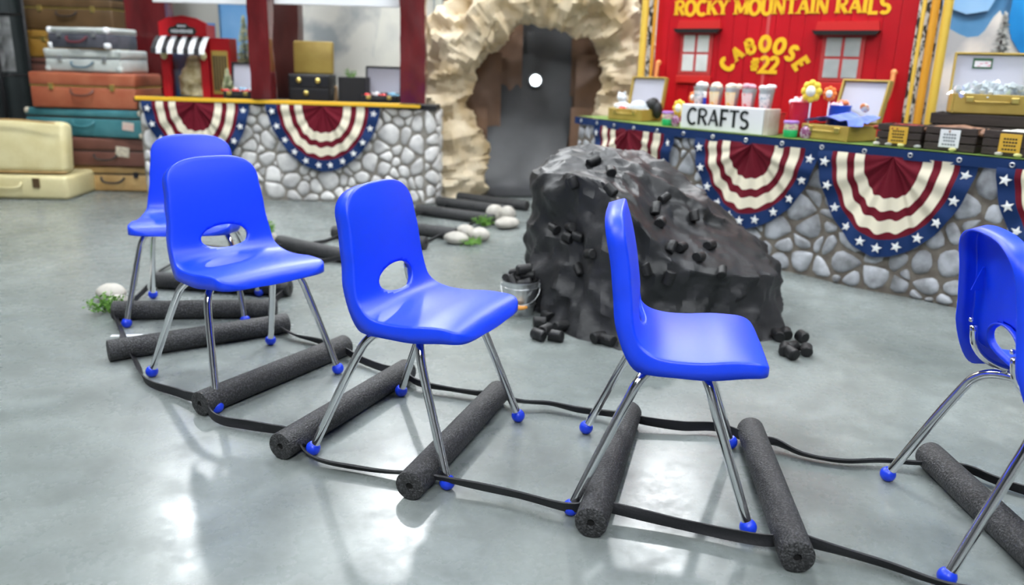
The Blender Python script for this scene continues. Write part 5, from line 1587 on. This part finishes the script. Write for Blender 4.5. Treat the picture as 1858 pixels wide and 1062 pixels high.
# gold case with blue shirt
lb, ab = (1.65, 4.17, RT), -0.98
open_case('gold_case', 'gold case with a blue shirt spilling out, before the right caboose window', 'case', lb, ab, 0.27, 0.24, 0.075, 0.225, M_gold, M_lilac, lean=0.25, group='open gold cases')
b = MB()
def shirt(i, j, o=0):
    u, v = i / 29, j / 19
    x = -0.135 + 0.30 * u
    y = -0.105 + 0.20 * v
    z = 0.080 + 0.045 * math.sin(pi * min(1, u * 1.05)) * (0.5 + 0.5 * v) + 0.018 * ridged((x, y, 1), 9, 2) + 0.05 * max(0, u - 0.65) * 2.2 * v
    if u > 0.85 and v < 0.3: z -= 0.03
    return Vector((x, y, max(0.078, z) - 0.004 * o))
b.grid(30, 20, lambda i, j: shirt(i, j))
b.grid(30, 20, lambda i, j: shirt(i, j, 1))
o = b.obj('blue_shirt', mat('periwinkle cotton', (0.13, 0.20, 0.72), rough=0.75, sheen=0.3), smooth=True, loc=lb, rot=(0, 0, ab))
tag(o, 'rumpled periwinkle blue shirt lying in the gold case', 'shirt')
em = MB().ball((0, 0, 0), 0.026, 12, 8, (1, .35, .9)).obj('badge', mat('orange and cream patch', (0.70, 0.22, 0.06), rough=0.6, noise_scale=30, color2=(0.80, 0.74, 0.55), ramp=(.5, .55)), o, smooth=True, loc=(0.115, 0.02, 0.165), rot=(0.4, 0, 0))
# slatted crates with paper cards
def crate(label, loc, rz, w, d, h, m_card):
    t = thing('slatted_crate', label, 'crate', loc, rz, 'dark slatted crates on the right counter')
    for k in range(3):
        z = h * (k + 0.5) / 3
        MB().rbox((0, -d / 2 + 0.005, z), (w, 0.010, h / 3 - 0.005), 0.002).obj('slat', M_crate, t)
        MB().rbox((0, d / 2 - 0.005, z), (w, 0.010, h / 3 - 0.005), 0.002).obj('slat', M_crate, t)
        for s in (-1, 1):
            MB().rbox((s * (w / 2 - 0.005), 0, z), (0.010, d - 0.021, h / 3 - 0.005), 0.002).obj('slat', M_crate, t)
    for s in (-1, 1):
        for q in (-1, 1):
            MB().box((s * (w / 2 - 0.018), q * (d / 2 - 0.016), h / 2), (0.014, 0.012, h - 0.002)).obj('corner_post', M_crate, t)
    MB().box((0, 0, 0.004), (w - 0.022, d - 0.022, 0.006)).obj('bottom_board', M_crate, t)
    if m_card:
        cd = MB().rbox((0.0, -d / 2 - 0.003, h * 0.52), (0.085, 0.003, 0.078), 0.001).obj('paper_card', m_card, t)
        g = MB()
        for i, (wd, zz_) in enumerate(((0.055, 0.018), (0.058, 0.004), (0.05, -0.010), (0.06, -0.026))):
            n = 5
            for q in range(n):
                g.box((-wd / 2 + wd * (q + .5) / n, -d / 2 - 0.0052, h * 0.52 + zz_), (wd / n * 0.7, 0.001, 0.0065))
        g.obj('print', M_ink if m_card is not M_white else mat('grey ink', (0.15, 0.18, 0.2)), cd)
    return t
M_card = mat('mustard card', (0.68, 0.40, 0.04), rough=0.6)
k1, ak1 = onR(1.785, 0.10)
crate('dark slatted crate with mustard card and red licorice, next to the gold shirt case', k1, ak1, 0.20, 0.16, 0.105, M_card)
k2, ak2 = onR(1.945, 0.105)
crate('dark slatted crate with a white card, in the middle of the front crates', k2, ak2, 0.215, 0.17, 0.108, M_white)
k3, ak3 = onR(2.105, 0.105)
crate('dark slatted crate with mustard card and white treats, rightmost', k3, ak3, 0.22, 0.17, 0.108, M_card)
def pile(name, label, cat, loc, rz, w, d, z, n, r, m, seed, long=0.0, grp=None):
    rnd = random.Random(seed)
    b = MB()
    for k in range(n):
        x, y = rnd.uniform(-w / 2, w / 2), rnd.uniform(-d / 2, d / 2)
        zz_ = z + 0.6 * r + rnd.random() * r * 2.2 * (1 - abs(2 * x / w) * 0.6)
        if long:
            aa = rnd.uniform(-.6, .6)
            b.tube([(x - long / 2 * math.cos(aa), y - long / 2 * math.sin(aa), zz_), (x, y, zz_ + 0.006), (x + long / 2 * math.cos(aa), y + long / 2 * math.sin(aa), zz_)], r, 7)
        else:
            b.ball((x, y, zz_), r, 8, 6, (1.1, 1, .9))
    o = b.obj(name, m, smooth=60, loc=loc, rot=(0, 0, rz))
    tag(o, label, cat, kind='stuff')
    # a bed under it that fills the box
    return o
for (l_, a_, w_, d_, m_) in ((k1, ak1, 0.17, 0.13, 'a'), (k2, ak2, 0.185, 0.14, 'b'), (k3, ak3, 0.19, 0.14, 'c')):
    pass
pile('licorice', 'red licorice ropes heaped in the left front crate', 'licorice', k1, ak1, 0.16, 0.13, 0.072, 40, 0.008, mat('red licorice', (0.30, 0.02, 0.02), rough=0.35), 1, long=0.11)
pile('jerky', 'brown jerky sticks heaped in the middle crate', 'snack', k2, ak2, 0.16, 0.13, 0.075, 34, 0.011, mat('brown jerky', (0.20, 0.10, 0.06), rough=0.5, noise_scale=30, color2=(0.30, 0.16, 0.10)), 2, long=0.10)
pile('popcorn', 'white popcorn heaped in the rightmost crate', 'popcorn', k3, ak3, 0.18, 0.13, 0.078, 150, 0.010, mat('white popcorn', (0.82, 0.80, 0.70), rough=0.6), 3)
# riser crates behind, carrying the crystal case
kr, akr = (2.235, 3.90, RT), -0.62
crate('wide dark slatted crate behind the front crates, carrying the crystal case', kr, akr, 0.44, 0.24, 0.160, None)
lc_ = (kr[0], kr[1], RT + 0.161)
cc = open_case('gold_case', 'gold case full of clear crystals with a grey lid, on the rear crate', 'case', local(lc_, akr, 0.0, 0.0), akr + 0.22, 0.33, 0.20, 0.090, 0.19, M_gold, M_lilac, lean=0.12, group='open gold cases')
ldc = [c for c in cc.children if c.name.startswith('lid') and not c.name.startswith('lining')][0]
MB().rbox((-0.04, 0.045, 0.019), (0.085, 0.05, 0.004), 0.001).obj('green_plate', mat('green plate frame', (0.03, 0.12, 0.05), rough=0.4), ldc)
pt_ = MB().rbox((-0.04, 0.042, 0.022), (0.070, 0.028, 0.003), 0.001).obj('white_plate', mat('white plate with pink print', (0.80, 0.76, 0.78), rough=0.4, noise_scale=120, color2=(0.70, 0.25, 0.35), ramp=(.55, .62), stretch=(.3, 1, 1)), ldc)
rnd = random.Random(77)
b = MB()
for k in range(120):
    x, y = rnd.uniform(-.15, .15), rnd.uniform(-.09, .09)
    z = 0.075 + rnd.random() * 0.075 * (1 - (x / 0.17) ** 2 * 0.6)
    E = Euler((rnd.uniform(0, 3), rnd.uniform(0, 3), rnd.uniform(0, 3))).to_matrix()
    s = rnd.uniform(.010, .020)
    vs = [Vector((x, y, z)) + E @ Vector(p) * s for p in ((1, 0, 0), (-1, 0, 0), (0, 1, 0), (0, -1, 0), (0, 0, 1.5), (0, 0, -1.5))]
    b.add(vs, [(0, 2, 4), (2, 1, 4), (1, 3, 4), (3, 0, 4), (2, 0, 5), (1, 2, 5), (3, 1, 5), (0, 3, 5)])
o = b.obj('crystals', mat('clear crystal', (0.75, 0.82, 0.86), rough=0.06, spec=1.0, metal=0.35), loc=local(lc_, akr, 0, 0), rot=(0, 0, akr + 0.22))
tag(o, 'glittering clear crystals heaped in the rear gold case', 'crystals', kind='stuff')
# pebbles along the counter edge
for k, (x, dx, c) in enumerate(((1.715, 0, 0), (1.76, 0, 1), (1.80, 0, 2), (1.845, 0, 1), (1.96, 0, 2), (2.075, 0, 0), (2.13, 0, 2))):
    p, aa = onR(x, 0.018)
    tag(mesh_obj('edge_pebble', pebble_mesh(20 + k * 2.2, 0.017, 0.012, 0.009), [M_pebble, mat('grey pebble', (0.30, 0.31, 0.30), rough=0.6), mat('yellow green pebble', (0.55, 0.53, 0.22), rough=0.6)][c], None, (p[0], p[1], RT + 0.009), (0, 0, aa)),
        '%s pebble on the counter edge, %s along from the shirt case' % (['pale', 'grey', 'yellow-green'][c], ['first', 'second', 'third', 'fourth', 'fifth', 'sixth', 'seventh'][k]), 'pebble', 'small pebbles on the right counter edge')
pln = thing('plinth', 'white plinth carrying the snowy fir before the mountain flat', 'plinth', (2.90, 5.05, 0))
MB().rbox((0, 0, 0.39), (0.26, 0.26, 0.78), 0.006).obj('column', M_white, pln)
MB().rbox((0, 0, 0.79), (0.30, 0.30, 0.02), 0.004).obj('cap', M_white, pln)
fir((2.90, 5.05, 0.80), 0.60, 0.14, 'snowy grey fir tree in front of the mountain flat on the right', 9, M_frost2)
